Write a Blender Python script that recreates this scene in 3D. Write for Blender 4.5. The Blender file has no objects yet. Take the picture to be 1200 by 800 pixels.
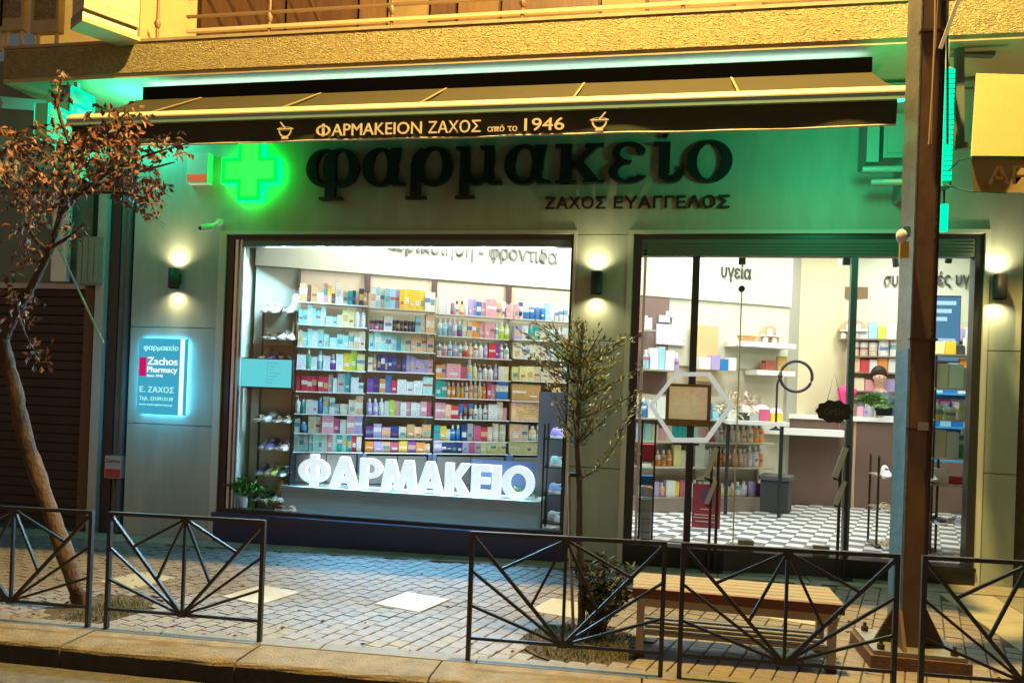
import bpy, math, random
from mathutils import Vector, Matrix
random.seed(7)
SC = bpy.context.scene
COL = SC.collection
PI = math.pi
# ------------------------------------------------------------------ camera
YAW, ROLL, PITCH = math.radians(10.7), .037, math.radians(.3)
FPX, HY = 900.0, 448.0
CAM = Vector((0, -7.43, 1.6))
F_ = Vector((-math.sin(YAW)*math.cos(PITCH), math.cos(YAW)*math.cos(PITCH), math.sin(PITCH)))
r0 = Vector((math.cos(YAW), math.sin(YAW), 0)); u0 = r0.cross(F_)
R_ = math.cos(ROLL)*r0+math.sin(ROLL)*u0; U_ = math.cos(ROLL)*u0-math.sin(ROLL)*r0
PYC = HY+FPX*math.tan(PITCH)
cd = bpy.data.cameras.new('camera'); cam = bpy.data.objects.new('camera', cd); COL.objects.link(cam)
cd.lens = 27; cd.sensor_width = 36; cd.shift_y = (PYC-400)/1200; cd.clip_end = 500; cd.clip_start = .05
cam.matrix_world = Matrix(((R_.x, U_.x, -F_.x, CAM.x), (R_.y, U_.y, -F_.y, CAM.y), (R_.z, U_.z, -F_.z, CAM.z), (0, 0, 0, 1)))
SC.camera = cam
def ray(px, py): return F_*FPX+R_*(px-600)-U_*(py-PYC)
def at(px, py, Y=0.0):
    d = ray(px, py); return CAM+d*((Y-CAM.y)/d.y)
def atz(px, py, Z):
    d = ray(px, py); return CAM+d*((Z-CAM.z)/d.z)
# ------------------------------------------------------------------ world, moon, exposure
w = bpy.data.worlds.new('World'); SC.world = w; w.use_nodes = True
nt = w.node_tree; bg = nt.nodes['Background']; sky = nt.nodes.new('ShaderNodeTexSky'); sky.sky_type = 'NISHITA'
sky.sun_disc = False; sky.sun_elevation = math.radians(.5); sky.sun_rotation = math.radians(200)
nt.links.new(sky.outputs[0], bg.inputs[0]); bg.inputs[1].default_value = .15
SC.view_settings.view_transform = 'Standard'; SC.view_settings.look = 'None'; SC.view_settings.exposure = 0; SC.view_settings.gamma = 1
SC.cycles.use_denoising = True; SC.cycles.max_bounces = 7; SC.cycles.diffuse_bounces = 4; SC.cycles.transparent_max_bounces = 14
SC.cycles.sample_clamp_indirect = 3; SC.cycles.caustics_reflective = False; SC.cycles.caustics_refractive = False
def light(kind, name, loc, energy, color, direction=None, **kw):
    ld = bpy.data.lights.new(name, kind); ld.energy = energy; ld.color = color
    for k, v in kw.items(): setattr(ld, k, v)
    o = bpy.data.objects.new(name, ld); COL.objects.link(o); o.location = loc
    if direction is not None: o.rotation_euler = Vector(direction).to_track_quat('-Z', 'Y').to_euler()
    return o
light('SUN', 'moon_light', (0, -20, 30), .03, (.8, .85, 1), (-.3, .6, -.75), angle=math.radians(.5))
LAMP = Vector((.2, -2.7, 9.8))
light('POINT', 'street_lamp_light', LAMP, 8200, (1, .66, .19), shadow_soft_size=.16)
# ------------------------------------------------------------------ materials
def G(x): return .018*x-.01
_m = {}
def mat(name, col, rough=.6, metal=0, var=0, vscale=8, bump=0, bscale=60, emit=None, estr=0, spec=.5, col2=None, coat=0, stretch=None):
    if name in _m: return _m[name]
    m = bpy.data.materials.new(name); m.use_nodes = True; t = m.node_tree; b = t.nodes['Principled BSDF']
    b.inputs['Base Color'].default_value = (*col, 1); b.inputs['Roughness'].default_value = rough; b.inputs['Metallic'].default_value = metal
    b.inputs['Specular IOR Level'].default_value = spec; b.inputs['Coat Weight'].default_value = coat
    if emit: b.inputs['Emission Color'].default_value = (*emit, 1); b.inputs['Emission Strength'].default_value = estr
    if var or bump:
        tc = t.nodes.new('ShaderNodeTexCoord'); mp = t.nodes.new('ShaderNodeMapping'); t.links.new(tc.outputs['Object'], mp.inputs[0])
        if stretch: mp.inputs['Scale'].default_value = stretch
    if var:
        n = t.nodes.new('ShaderNodeTexNoise'); n.inputs['Scale'].default_value = vscale; n.inputs['Detail'].default_value = 6
        n.inputs['Roughness'].default_value = .65
        r = t.nodes.new('ShaderNodeValToRGB'); r.color_ramp.elements[0].position = .3; r.color_ramp.elements[1].position = .7
        c2 = col2 or tuple(c*(1-var) for c in col)
        r.color_ramp.elements[0].color = (*c2, 1); r.color_ramp.elements[1].color = (*col, 1)
        t.links.new(mp.outputs[0], n.inputs['Vector']); t.links.new(n.outputs[0], r.inputs[0]); t.links.new(r.outputs[0], b.inputs['Base Color'])
    if bump:
        n = t.nodes.new('ShaderNodeTexNoise'); n.inputs['Scale'].default_value = bscale; n.inputs['Detail'].default_value = 5
        bp = t.nodes.new('ShaderNodeBump'); bp.inputs['Strength'].default_value = bump; bp.inputs['Distance'].default_value = .02
        t.links.new(mp.outputs[0], n.inputs['Vector']); t.links.new(n.outputs[0], bp.inputs['Height']); t.links.new(bp.outputs[0], b.inputs['Normal'])
    _m[name] = m; return m
def emat(name, col, s):
    if name in _m: return _m[name]
    m = bpy.data.materials.new(name); m.use_nodes = True; t = m.node_tree; t.nodes.clear()
    e = t.nodes.new('ShaderNodeEmission'); e.inputs[0].default_value = (*col, 1); e.inputs[1].default_value = s
    o = t.nodes.new('ShaderNodeOutputMaterial'); t.links.new(e.outputs[0], o.inputs[0]); _m[name] = m; return m
def glassmat(name, tint=(.95, .98, .97), ior=1.2):
    if name in _m: return _m[name]
    m = bpy.data.materials.new(name); m.use_nodes = True; t = m.node_tree; t.nodes.clear()
    a = t.nodes.new('ShaderNodeBsdfTransparent'); a.inputs[0].default_value = (*tint, 1); g = t.nodes.new('ShaderNodeBsdfGlossy'); g.inputs['Roughness'].default_value = .02
    f = t.nodes.new('ShaderNodeFresnel'); f.inputs[0].default_value = ior; x = t.nodes.new('ShaderNodeMixShader'); o = t.nodes.new('ShaderNodeOutputMaterial')
    t.links.new(f.outputs[0], x.inputs[0]); t.links.new(a.outputs[0], x.inputs[1]); t.links.new(g.outputs[0], x.inputs[2]); t.links.new(x.outputs[0], o.inputs[0])
    _m[name] = m; return m
def packmat(attr=False):   # packaging print: body colour is the object's own colour, with a label band and lines of small print
    m = bpy.data.materials.new('printed_packaging'); m.use_nodes = True; t = m.node_tree; b = t.nodes['Principled BSDF']; b.inputs['Roughness'].default_value = .4
    if attr:
        at_ = t.nodes.new('ShaderNodeAttribute'); at_.attribute_name = 'tint'; t.links.new(at_.outputs['Color'], b.inputs['Base Color']); return m
    N = t.nodes.new; L = t.links.new
    def M(op, a, c=None, d=None):
        n = N('ShaderNodeMath'); n.operation = op
        for k, v in enumerate((a, c, d)):
            if v is None: continue
            if isinstance(v, (int, float)): n.inputs[k].default_value = v
            else: L(v, n.inputs[k])
        return n.outputs[0]
    oi = N('ShaderNodeObjectInfo'); rnd = oi.outputs['Random']; tc = N('ShaderNodeTexCoord'); sp = N('ShaderNodeSeparateXYZ'); L(tc.outputs['Object'], sp.inputs[0]); X, Z = sp.outputs[0], sp.outputs[2]
    r2 = M('FRACT', M('MULTIPLY', rnd, 17.3)); r3 = M('FRACT', M('MULTIPLY', rnd, 51.7))
    band = M('MULTIPLY', M('LESS_THAN', M('ABSOLUTE', M('SUBTRACT', Z, M('MULTIPLY_ADD', r2, .3, .3))), M('MULTIPLY_ADD', r3, .14, .05)), M('LESS_THAN', M('ABSOLUTE', X), M('MULTIPLY_ADD', r2, .3, .25)))
    no = N('ShaderNodeTexNoise'); no.inputs['Scale'].default_value = 9; no.inputs['Detail'].default_value = 2; L(tc.outputs['Object'], no.inputs['Vector'])
    txt = M('MULTIPLY', M('MULTIPLY', M('LESS_THAN', M('FRACT', M('MULTIPLY', Z, 8.5)), .38), M('GREATER_THAN', no.outputs[0], .48)), M('LESS_THAN', M('ABSOLUTE', X), .38))
    r = N('ShaderNodeValToRGB'); r.color_ramp.interpolation = 'CONSTANT'; cs = [(.85, .85, .85), (.5, .08, .12), (.85, .85, .85), (.08, .2, .45), (.9, .9, .9), (.1, .4, .38), (.85, .85, .8), (.75, .5, .2)]
    for k, c in enumerate(cs):
        e = r.color_ramp.elements[k] if k < 2 else r.color_ramp.elements.new(k/8)
        e.position = k/8; e.color = (*c, 1)
    L(r3, r.inputs[0])
    x = N('ShaderNodeMix'); x.data_type = 'RGBA'; L(M('MULTIPLY', band, .9), x.inputs[0]); L(oi.outputs['Color'], x.inputs[6]); L(r.outputs[0], x.inputs[7])
    y = N('ShaderNodeMix'); y.data_type = 'RGBA'; L(M('MULTIPLY', txt, .55), y.inputs[0]); L(x.outputs[2], y.inputs[6]); y.inputs[7].default_value = (.08, .08, .12, 1)
    L(y.outputs[2], b.inputs['Base Color']); return m
def objmat(name, rough=.5, dark=1.0):
    m = bpy.data.materials.new(name); m.use_nodes = True; t = m.node_tree; b = t.nodes['Principled BSDF']
    oi = t.nodes.new('ShaderNodeObjectInfo'); t.links.new(oi.outputs['Color'], b.inputs['Base Color']); b.inputs['Roughness'].default_value = rough
    return m
PACK = packmat(); PACKA = packmat(True); OBJC = objmat('dyed_material', .6)
BLACK = mat('black_powder_coat', (.02, .022, .025), .45)
WHITE = mat('white_gloss_paint', (.85, .85, .83), .35)
STEEL = mat('brushed_steel', (.5, .52, .54), .3, .9)
CAPW = mat('cap_white', (.85, .85, .85), .35)
CLAD = mat('cladding_panel', (.43, .50, .43), .5, 0, .24, 2.2, .02, 200, stretch=(2.2, 1, .5))
CLADL = mat('cladding_reveal', (.58, .62, .56), .45)
FRAME = mat('anodised_dark_frame', (.035, .04, .045), .35, .4)
GLASS = glassmat('window_glass')
PLASTER = mat('cream_wall_paint', (.64, .67, .54), .8, 0, .04, 5)
# ------------------------------------------------------------------ mesh builder
class MB:
    def __init__(s): s.v = []; s.f = []; s.m = []; s.sm = []
    def add(s, vs, fs, m=0, sm=False):
        b = len(s.v); s.v += [tuple(v) for v in vs]; s.f += [tuple(b+i for i in f) for f in fs]; s.m += [m]*len(fs); s.sm += [sm]*len(fs); return s
    def box(s, x0, x1, y0, y1, z0, z1, m=0, M=None):
        vs = [Vector(p) for p in ((x0, y0, z0), (x1, y0, z0), (x1, y1, z0), (x0, y1, z0), (x0, y0, z1), (x1, y0, z1), (x1, y1, z1), (x0, y1, z1))]
        if M: vs = [M@v for v in vs]
        return s.add(vs, ((0, 3, 2, 1), (4, 5, 6, 7), (0, 1, 5, 4), (1, 2, 6, 5), (2, 3, 7, 6), (3, 0, 4, 7)), m)
    def cbox(s, x0, x1, y0, y1, z0, z1, c=.01, m=0, M=None):   # chamfered front/top box: octagonal plan
        pl = [(x0+c, y0), (x1-c, y0), (x1, y0+c), (x1, y1-c), (x1-c, y1), (x0+c, y1), (x0, y1-c), (x0, y0+c)]
        vs = []
        for z, k in ((z0, 0), (z1-c, 0), (z1, c)):
            for (x, y) in pl:
                cx, cy = (x0+x1)/2, (y0+y1)/2
                fx = 1-k*2/max(x1-x0, .001); fy = 1-k*2/max(y1-y0, .001)
                vs.append(Vector((cx+(x-cx)*fx, cy+(y-cy)*fy, z)))
        if M: vs = [M@v for v in vs]
        fs = [tuple(range(7, -1, -1)), tuple(range(16, 24))]
        for r in (0, 8):
            for i in range(8): j = (i+1) % 8; fs.append((r+i, r+j, r+8+j, r+8+i))
        return s.add(vs, fs, m)
    def tube(s, pts, rs, n=8, m=0, cap=True, sm=True):
        pts = [Vector(p) for p in pts]
        if not hasattr(rs, '__len__'): rs = [rs]*len(pts)
        vs = []; fs = []
        for i, p in enumerate(pts):
            d = (pts[min(i+1, len(pts)-1)]-pts[max(i-1, 0)]).normalized()
            a = d.cross(Vector((0, 0, 1)) if abs(d.z) < .95 else Vector((1, 0, 0))).normalized(); b = d.cross(a)
            for k in range(n): t = 2*PI*k/n+PI/n; vs.append(p+(a*math.cos(t)+b*math.sin(t))*rs[i])
        for i in range(len(pts)-1):
            for k in range(n): j = (k+1) % n; fs.append((i*n+k, i*n+j, (i+1)*n+j, (i+1)*n+k))
        s.add(vs, fs, m, sm and n > 4)
        if cap: s.add([vs[k] for k in range(n)], [tuple(range(n))], m); s.add(vs[-n:], [tuple(range(n-1, -1, -1))], m)
        return s
    def bar(s, p, q, wx, m=0, up=(0, 1, 0), d2=None):   # square bar between two points
        p, q = Vector(p), Vector(q); d = (q-p).normalized(); a = d.cross(Vector(up))
        if a.length < .01: a = d.cross(Vector((1, 0, 0)))
        a.normalize(); b = d.cross(a); h = wx/2; k = (d2 or wx)/2
        vs = [c+a*sa*h+b*sb*k for c in (p, q) for sa, sb in ((-1, -1), (1, -1), (1, 1), (-1, 1))]
        return s.add(vs, ((0, 1, 2, 3), (7, 6, 5, 4), (0, 4, 5, 1), (1, 5, 6, 2), (2, 6, 7, 3), (3, 7, 4, 0)), m)
    def lathe(s, prof, n=12, c=(0, 0, 0), m=0, sm=True, M=None, sy=1):
        vs = []; fs = []; c = Vector(c)
        for (r, z) in prof:
            for k in range(n): t = 2*PI*k/n; v = c+Vector((r*math.cos(t), r*math.sin(t)*sy, z)); vs.append(M@v if M else v)
        for i in range(len(prof)-1):
            for k in range(n): j = (k+1) % n; fs.append((i*n+k, i*n+j, (i+1)*n+j, (i+1)*n+k))
        s.add(vs, fs, m, sm); s.add(vs[:n], [tuple(range(n-1, -1, -1))], m); s.add(vs[-n:], [tuple(range(n))], m); return s
    def prism(s, pts, y0, y1, m=0, M=None):   # polygon in XZ extruded in Y
        n = len(pts); vs = [Vector((x, y, z)) for y in (y0, y1) for x, z in pts]
        if M: vs = [M@v for v in vs]
        fs = [tuple(range(n)), tuple(range(2*n-1, n-1, -1))]+[(i, n+i, n+(i+1) % n, (i+1) % n) for i in range(n)]
        return s.add(vs, fs, m)
    def ball(s, c, r, n=10, m=0, sz=(1, 1, 1)):
        vs = []; fs = []; c = Vector(c); k = n//2+1
        for i in range(k+1):
            a = PI*i/k
            for j in range(n): b = 2*PI*j/n; vs.append(c+Vector((r*sz[0]*math.sin(a)*math.cos(b), r*sz[1]*math.sin(a)*math.sin(b), r*sz[2]*math.cos(a))))
        for i in range(k):
            for j in range(n): l = (j+1) % n; fs.append((i*n+j, (i+1)*n+j, (i+1)*n+l, i*n+l))
        return s.add(vs, fs, m, True)
    def mesh(s, name, mats):
        me = bpy.data.meshes.new(name); me.from_pydata(s.v, [], s.f); me.polygons.foreach_set('material_index', s.m); me.polygons.foreach_set('use_smooth', s.sm)
        for x in (mats if isinstance(mats, (list, tuple)) else [mats]): me.materials.append(x)
        me.update(); return me
    def build(s, name, mats, parent=None, world=True):
        return link(name, s.mesh(name, mats), parent, world)
def link(name, me, parent=None, world=True, loc=None, rz=0):
    o = bpy.data.objects.new(name, me); COL.objects.link(o)
    if parent:
        o.parent = parent
        if world and loc is None:
            if parent.parent: o.location = -(parent.location+parent.parent.location)
            else: o.location = -parent.location
    if loc is not None: o.location = loc
    if rz: o.rotation_euler.z = rz
    return o
def tag(o, label=None, cat=None, group=None, kind=None):
    if label: o['label'] = label
    if cat: o['category'] = cat
    if group: o['group'] = group
    if kind: o['kind'] = kind
    return o
def thing(name, loc, label, cat, group=None, rz=0):
    o = bpy.data.objects.new(name, None); o.empty_display_size = .1; COL.objects.link(o); o.location = loc; o.rotation_euler.z = rz
    return tag(o, label, cat, group)
def B(name, m, parent, *a, **k): return MB().box(*a, **k).build(name, m, parent)
def text_mesh(body, size, depth, m, bold=0.0, align='CENTER', spacing=1.0, sx=1.0):
    c = bpy.data.curves.new('lettering', 'FONT'); c.body = body; c.size = size; c.extrude = depth; c.align_x = align; c.space_character = spacing; c.resolution_u = 3
    o = bpy.data.objects.new('lettering', c); COL.objects.link(o); bpy.context.view_layer.update()
    me = bpy.data.meshes.new_from_object(o); bpy.data.objects.remove(o); bpy.data.curves.remove(c)
    M = Matrix(((sx, 0, 0, 0), (0, 0, -1, 0), (0, 1, 0, 0), (0, 0, 0, 1))); me.transform(M)   # stands upright, facing -Y
    if bold:   # heavier strokes: the outline repeated at small shifts
        vs = [v.co.copy() for v in me.vertices]; fs = [tuple(p.vertices) for p in me.polygons]; n = len(vs); V = []; Fc = []
        for k, (dx, dz) in enumerate(((0, 0), (bold, 0), (-bold, 0), (0, bold*.6), (0, -bold*.6))):
            V += [(v.x+dx, v.y-.0006*k*(size if depth < .1 else 1), v.z+dz) for v in vs]; Fc += [tuple(i+n*k for i in f) for f in fs]
        me = bpy.data.meshes.new('lettering'); me.from_pydata(V, [], Fc)
    me.materials.clear(); me.materials.append(m); return me
def text(body, size, loc, m, parent, depth=.002, bold=0, align='CENTER', rz=0, name='lettering', spacing=1.0, sx=1.0):
    me = text_mesh(body, size, depth, m, bold, align, spacing, sx); L = Vector(loc)
    if parent: L = L-parent.location
    o = link(name, me, parent, loc=L, rz=rz); return o
# ================================================================== GROUND
ASPH = mat('asphalt', (.055, .052, .05), .85, 0, .35, 30, .5, 220)
rd = MB().add([(-60, -60, G(-60)-.15), (60, -60, G(60)-.15), (60, -3.24, G(60)-.15), (-60, -3.24, G(-60)-.15)], [(0, 1, 2, 3)]).build('road', ASPH)
tag(rd, kind='structure')
gd = MB().add([(-60, -3.2, G(-60)-.19), (60, -3.2, G(60)-.19), (60, 60, G(60)-.19), (-60, 60, G(-60)-.19)], [(0, 1, 2, 3)]).build('ground', mat('soil', (.12, .09, .06), .9, 0, .4, 10))
tag(gd, kind='structure')
TILT = -math.atan(.018)
def gobj(name, me, parent=None):   # local frame that follows the slope of the street
    o = link(name, me, parent, world=False)
    if not parent: o.rotation_euler.y = TILT; o.location.z = -.01
    return o
KERB = mat('kerb_concrete', (.27, .21, .12), .85, 0, .45, 7, .55, 70)
KERBF = mat('kerb_shaded_grime', (.05, .045, .04), .9, 0, .5, 9, .3, 60)  # street face near black: its shade put into the colour along with grime
kb = gobj('kerb', MB().box(-14, 9, -3.2, -2.98, -.19, -.02).mesh('kerb', mat('mortar', (.12, .11, .1), .9)))
tag(kb, kind='structure')
kx = -13.0; rk = random.Random(3)
while kx < 8.6:
    L = 1.18
    b = MB(); x1 = kx+L-.012; h = rk.uniform(-.003, .004)
    prof = [(-3.27, -.19), (-3.27, -.03), (-3.262, -.012), (-3.245, -.003), (-3.22, 0), (-2.97, .004), (-2.97, -.19)]
    n = len(prof); N = 9; vs = []
    for i in range(N):
        X = kx+(x1-kx)*i/(N-1)
        for j, (y, z) in enumerate(prof): vs.append((X, y+(rk.uniform(-.006, .006) if 0 < j < 5 else 0), z+h+(rk.uniform(-.006, .003) if 0 < j < 5 else 0)))
    fs = []; ms = []
    for i in range(N-1):
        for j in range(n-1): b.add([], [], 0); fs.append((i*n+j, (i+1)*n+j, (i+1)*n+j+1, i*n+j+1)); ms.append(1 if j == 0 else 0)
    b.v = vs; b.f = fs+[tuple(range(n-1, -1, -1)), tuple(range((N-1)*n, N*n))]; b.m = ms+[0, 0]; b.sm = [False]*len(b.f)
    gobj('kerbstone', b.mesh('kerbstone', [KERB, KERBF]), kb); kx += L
# drainage gutter strip at the road edge
gt = gobj('gutter', MB().box(-14, 9, -3.55, -3.275, -.19, -.138).mesh('gutter', mat('gutter_concrete', (.16, .15, .13), .9, 0, .5, 14, .4, 80))); tag(gt, kind='structure')
pv = gobj('pavement', MB().box(-14, 9, -2.97, 0.3, -.19, -.012).mesh('pavement', mat('paving_bed', (.085, .075, .07), .95, 0, .4, 30)))
tag(pv, kind='structure')
PAV = [mat('paver_clay_%d' % i, c, .62, 0, .3, 20, .35, 130) for i, c in enumerate([(.235, .205, .20), (.205, .182, .182), (.26, .225, .215), (.225, .205, .205)])]
PAVR = mat('paver_ochre', (.27, .225, .17), .65, 0, .3, 14, .3, 120)
SLABM = mat('paver_pale', (.44, .44, .41), .55, 0, .15, 12, .15, 120)
GREYM = mat('edging_stone', (.22, .19, .15), .7, 0, .3, 14, .25, 100)
A17 = math.radians(-17.4); ca, sa = math.cos(A17), math.sin(A17)
def rot17(x, y): return (x*ca-y*sa, x*sa+y*ca)
def inv17(x, y): return (x*ca+y*sa, -x*sa+y*ca)
slabs = [(-4.18, -1.72), (-2.98, -1.88), (-1.78, -1.78), (-.62, -1.66), (1.03, -1.38)]
PW, PL = .112, .118
pmesh = []
for v in range(6):
    b = MB(); r = random.Random(v); t = [r.uniform(0, .004) for _ in range(4)]
    b.cbox(-PW/2+.003, PW/2-.003, -PL/2+.003, PL/2-.003, -.01, .0, .004)
    b.v = [(x, y, z+(t[0]*x/PW+t[1]*y/PL if z > -.005 else 0)) for x, y, z in b.v]
    pmesh.append([b.mesh('paver', m) for m in PAV+[PAVR]])
cands = []
for i in range(-90, 90):
    for j in range(-110, 110):
        u = i*PW; v = (j+(.5 if i % 2 else 0)+.13*math.sin(i*7.3))*PL
        x, y = rot17(u, v)
        if not (-8.2 < x < 4.6 and -2.9 < y < -.36): continue
        if any((abs(inv17(x-sx, y-sy)[0]) < .14 and abs(inv17(x-sx, y-sy)[1]) < .10) for sx, sy in slabs): continue
        if 2.35 < x < 3.25 and y < -.36: continue
        if math.hypot(x+.42, y+2.42) < .40 or math.hypot(x+3.9, y+2.5) < .36: continue
        d = math.hypot(x-.3, y+7.43); cands.append((d if -4.6 < x < 2.6 else d+9, x, y, i, j))
cands.sort(); rp = random.Random(11); rest = MB()
for k, (d, x, y, i, j) in enumerate(cands):
    mi = rp.choice([0, 0, 1, 2, 3])
    if y < -2.55 or x > 1.6: mi = rp.choice([4, 2, 0])
    dz = rp.uniform(-.002, .002)
    if k < 300:
        o = link('paver', pmesh[rp.randrange(6)][mi], pv, loc=(x, y, dz), rz=A17+rp.uniform(-.012, .012))
    else:
        rest.box(-PW/2+.005, PW/2-.005, -PL/2+.005, PL/2-.005, -.01, dz, mi, Matrix.Translation((x, y, 0))@Matrix.Rotation(A17+rp.uniform(-.01, .01), 4, 'Z'))
tag(gobj('pavers', rest.mesh('pavers', PAV+[PAVR]), pv), kind='stuff')
sm_ = MB().cbox(-.205, .205, -.205, .205, -.01, .006, .003).mesh('paving_slab', SLABM)
for sx, sy in slabs: link('paving_slab', sm_, pv, loc=(sx, sy, 0), rz=A17)
# long stones along the shop front, grey edging beside the kerb, tactile strip on the right
x = -8.0
while x < 4.4:
    L = rp.uniform(.75, .95); b = MB().cbox(x+.004, min(x+L, 4.6)-.004, -.345, -.02, -.01, .004, .004)
    gobj('edging_stone', b.mesh('edging_stone', mat('shopfront_stone', (.34, .30, .24), .65, 0, .3, 6, .2, 90)), pv); x += L
x = -8.0
while x < 4.4:
    L = 1.0; b = MB().cbox(x+.004, x+L-.004, -2.965, -2.84, -.01, .005, .004); gobj('edging_stone', b.mesh('edging_stone', GREYM), pv); x += L
for k in range(6):
    for c in range(2):
        b = MB().cbox(2.38+c*.43, 2.38+c*.43+.42, -2.8+k*.40, -2.8+k*.40+.395, -.01, .006, .004)
        gobj('tactile_slab', b.mesh('tactile_slab', mat('tactile_pale', (.42, .38, .29), .7, 0, .25, 7, .2, 90) if (c == 0) else mat('tactile_grey', (.27, .25, .21), .75, 0, .3, 7, .2, 90)), pv)
# ================================================================== PHARMACY BUILDING
bd = thing('pharmacy_building', (-1, 0, 0), 'pale green panelled pharmacy front with textured balcony band above it', 'building')
def panel(x0, x1, z0, z1, y0=-.03, y1=.1, m=CLAD, name='wall_panel', c=.003):
    b = MB(); b.v = []; g = .004
    b.box(x0+g*0, x1, y0, y1, z0+g, z1-g); return b.build(name, m, bd)
for x0, x1, js in ((-5.62, -4.6, (-.16, 1.10, 2.14, 4.5)), (-.81, -.32, (.0, .89, 2.11, 3.13)), (2.83, 3.10, (.0, 1.03, 2.105, 4.5))):
    for z0, z1 in zip(js, js[1:]): panel(x0, x1, z0, z1)
panel(-4.6, 2.83, 3.13, 4.5)
MB().box(-5.6, -4.6, .1, .2, -.2, 4.5).box(-.84, -.27, .1, .2, -.2, 3.2).box(2.83, 3.1, .1, .2, -.2, 4.5).box(-4.6, 2.83, .1, .3, 3.17, 4.5).build('masonry', mat('dark_render', (.05, .05, .05), .9), bd)
MB().box(-4.6, -4.52, -.045, .12, -.12, 3.17).box(-4.52, -.84, -.045, .1, 3.135, 3.17).box(-.32, -.27, -.045, .12, 0, 3.17).box(2.79, 2.83, -.045, .12, 0, 3.17).box(-.27, 2.79, -.045, .1, 3.135, 3.17).box(-.84, -.81, -.045, .12, 0.2, 3.17).build('reveal_trim', CLADL, bd)
MB().box(-5.62, -4.6, -.02, .05, -.2, -.1).box(-.82, -.27, -.02, .05, -.1, .03).box(2.79, 3.1, -.022, .05, -.1, .05).build('plinth', mat('dark_plinth', (.02, .02, .022), .7), bd)
SLAB = mat('yellow_plaster_smooth', (.64, .53, .29), .8, 0, .12, 4)
def ripple_mat():
    m = bpy.data.materials.new('combed_plaster'); m.use_nodes = True; t = m.node_tree; b = t.nodes['Principled BSDF']
    b.inputs['Roughness'].default_value = .85
    tc = t.nodes.new('ShaderNodeTexCoord'); mp = t.nodes.new('ShaderNodeMapping'); mp.inputs['Scale'].default_value = (1, 1, 2.2)
    wv = t.nodes.new('ShaderNodeTexNoise'); wv.inputs['Scale'].default_value = 32; wv.inputs['Detail'].default_value = 2; wv.inputs['Distortion'].default_value = 1.4
    r = t.nodes.new('ShaderNodeValToRGB'); r.color_ramp.elements[0].position = .38; r.color_ramp.elements[1].position = .6
    r.color_ramp.elements[0].color = (.46, .36, .17, 1); r.color_ramp.elements[1].color = (.68, .57, .30, 1)
    bp = t.nodes.new('ShaderNodeBump'); bp.inputs['Strength'].default_value = 1; bp.inputs['Distance'].default_value = .05
    t.links.new(tc.outputs['Object'], mp.inputs[0]); t.links.new(mp.outputs[0], wv.inputs['Vector']); t.links.new(wv.outputs[0], r.inputs[0])
    t.links.new(r.outputs[0], b.inputs['Base Color']); t.links.new(wv.outputs[0], bp.inputs['Height']); t.links.new(bp.outputs[0], b.inputs['Normal']); return m
RIP = ripple_mat()
xl = at(4, 75, -.75).x
sl = MB().box(xl, 6, -.745, 1.6, 4.53, 4.87).build('balcony_slab', SLAB, bd)
MB().box(xl+.01, 6, -.757, -.746, 4.575, 4.85).build('textured_band', RIP, sl)
MB().box(xl-.0, 6, -.765, -.70, 4.871, 4.90).build('coping', mat('coping_stone', (.55, .45, .3), .7, 0, .3, 6), sl)
# balcony back wall, shutters and doors behind the railing
WOODD = mat('varnished_brown_wood', (.10, .045, .025), .5, 0, .45, 3, .15, 40, stretch=(6, 6, .6))
WOODO = mat('orange_wood', (.17, .09, .04), .5, 0, .4, 3, .15, 40, stretch=(6, 6, .6))
MB().box(-5.62, 6, .9, 1.1, 4.87, 7.5).build('back_wall', mat('brown_render', (.09, .06, .035), .85, 0, .3, 4), bd)
MB().box(-6.9, -5.6, -.1, .9, 4.87, 7.5).build('side_wall', mat('yellow_render', (.55, .45, .25), .85, 0, .2, 4), bd)
rr = random.Random(5); x = -5.5
for wd, k in ((1.1, 0), (.9, 0), (.35, 1), (.5, 2), (.32, 0), (.5, 1), (1.1, 0), (.5, 2), (.9, 0), (.3, 1), (1.2, 0), (.8, 2), (1.4, 0)):
    o = MB().box(x, x+wd-.04, .84, .9, 4.9, 7.3, 0).build('balcony_door', [WOODD, WOODO, mat('cream_curtain', (.24, .17, .09), .8, 0, .3, 4)][k], bd)
    x += wd
RAIL = mat('painted_rail', (.26, .17, .11), .5, .1)
bl = thing('balcony_railing', (-1, -.7, 4.9), 'painted metal railing running along the balcony above the shop', 'railing')
MB().box(-4.62, 1.9, -.735, -.695, 4.955, 4.985).build('rail', mat('pale_rail', (.75, .62, .42), .5), bl)
for z in (5.10, 5.28, 5.46): MB().box(-4.62, 1.9, -.73, -.70, z, z+.022).build('rail', RAIL, bl)
for px in (185, 316, 459, 612, 800, 980):
    X = at(px, 20, -.715).x; MB().tube([(X, -.715, 4.9), (X, -.715, 6)], .016, 6).lathe([(.02, 5.02), (.032, 5.06), (.02, 5.1)], 8, (X, -.715, 0)).build('post', RAIL, bl)
for k in range(6): MB().bar((-4.5+k*.22, .2, 4.9), (-4.9+k*.22, -.3, 5.9), .03).build('strut', WOODD, bl)
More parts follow.
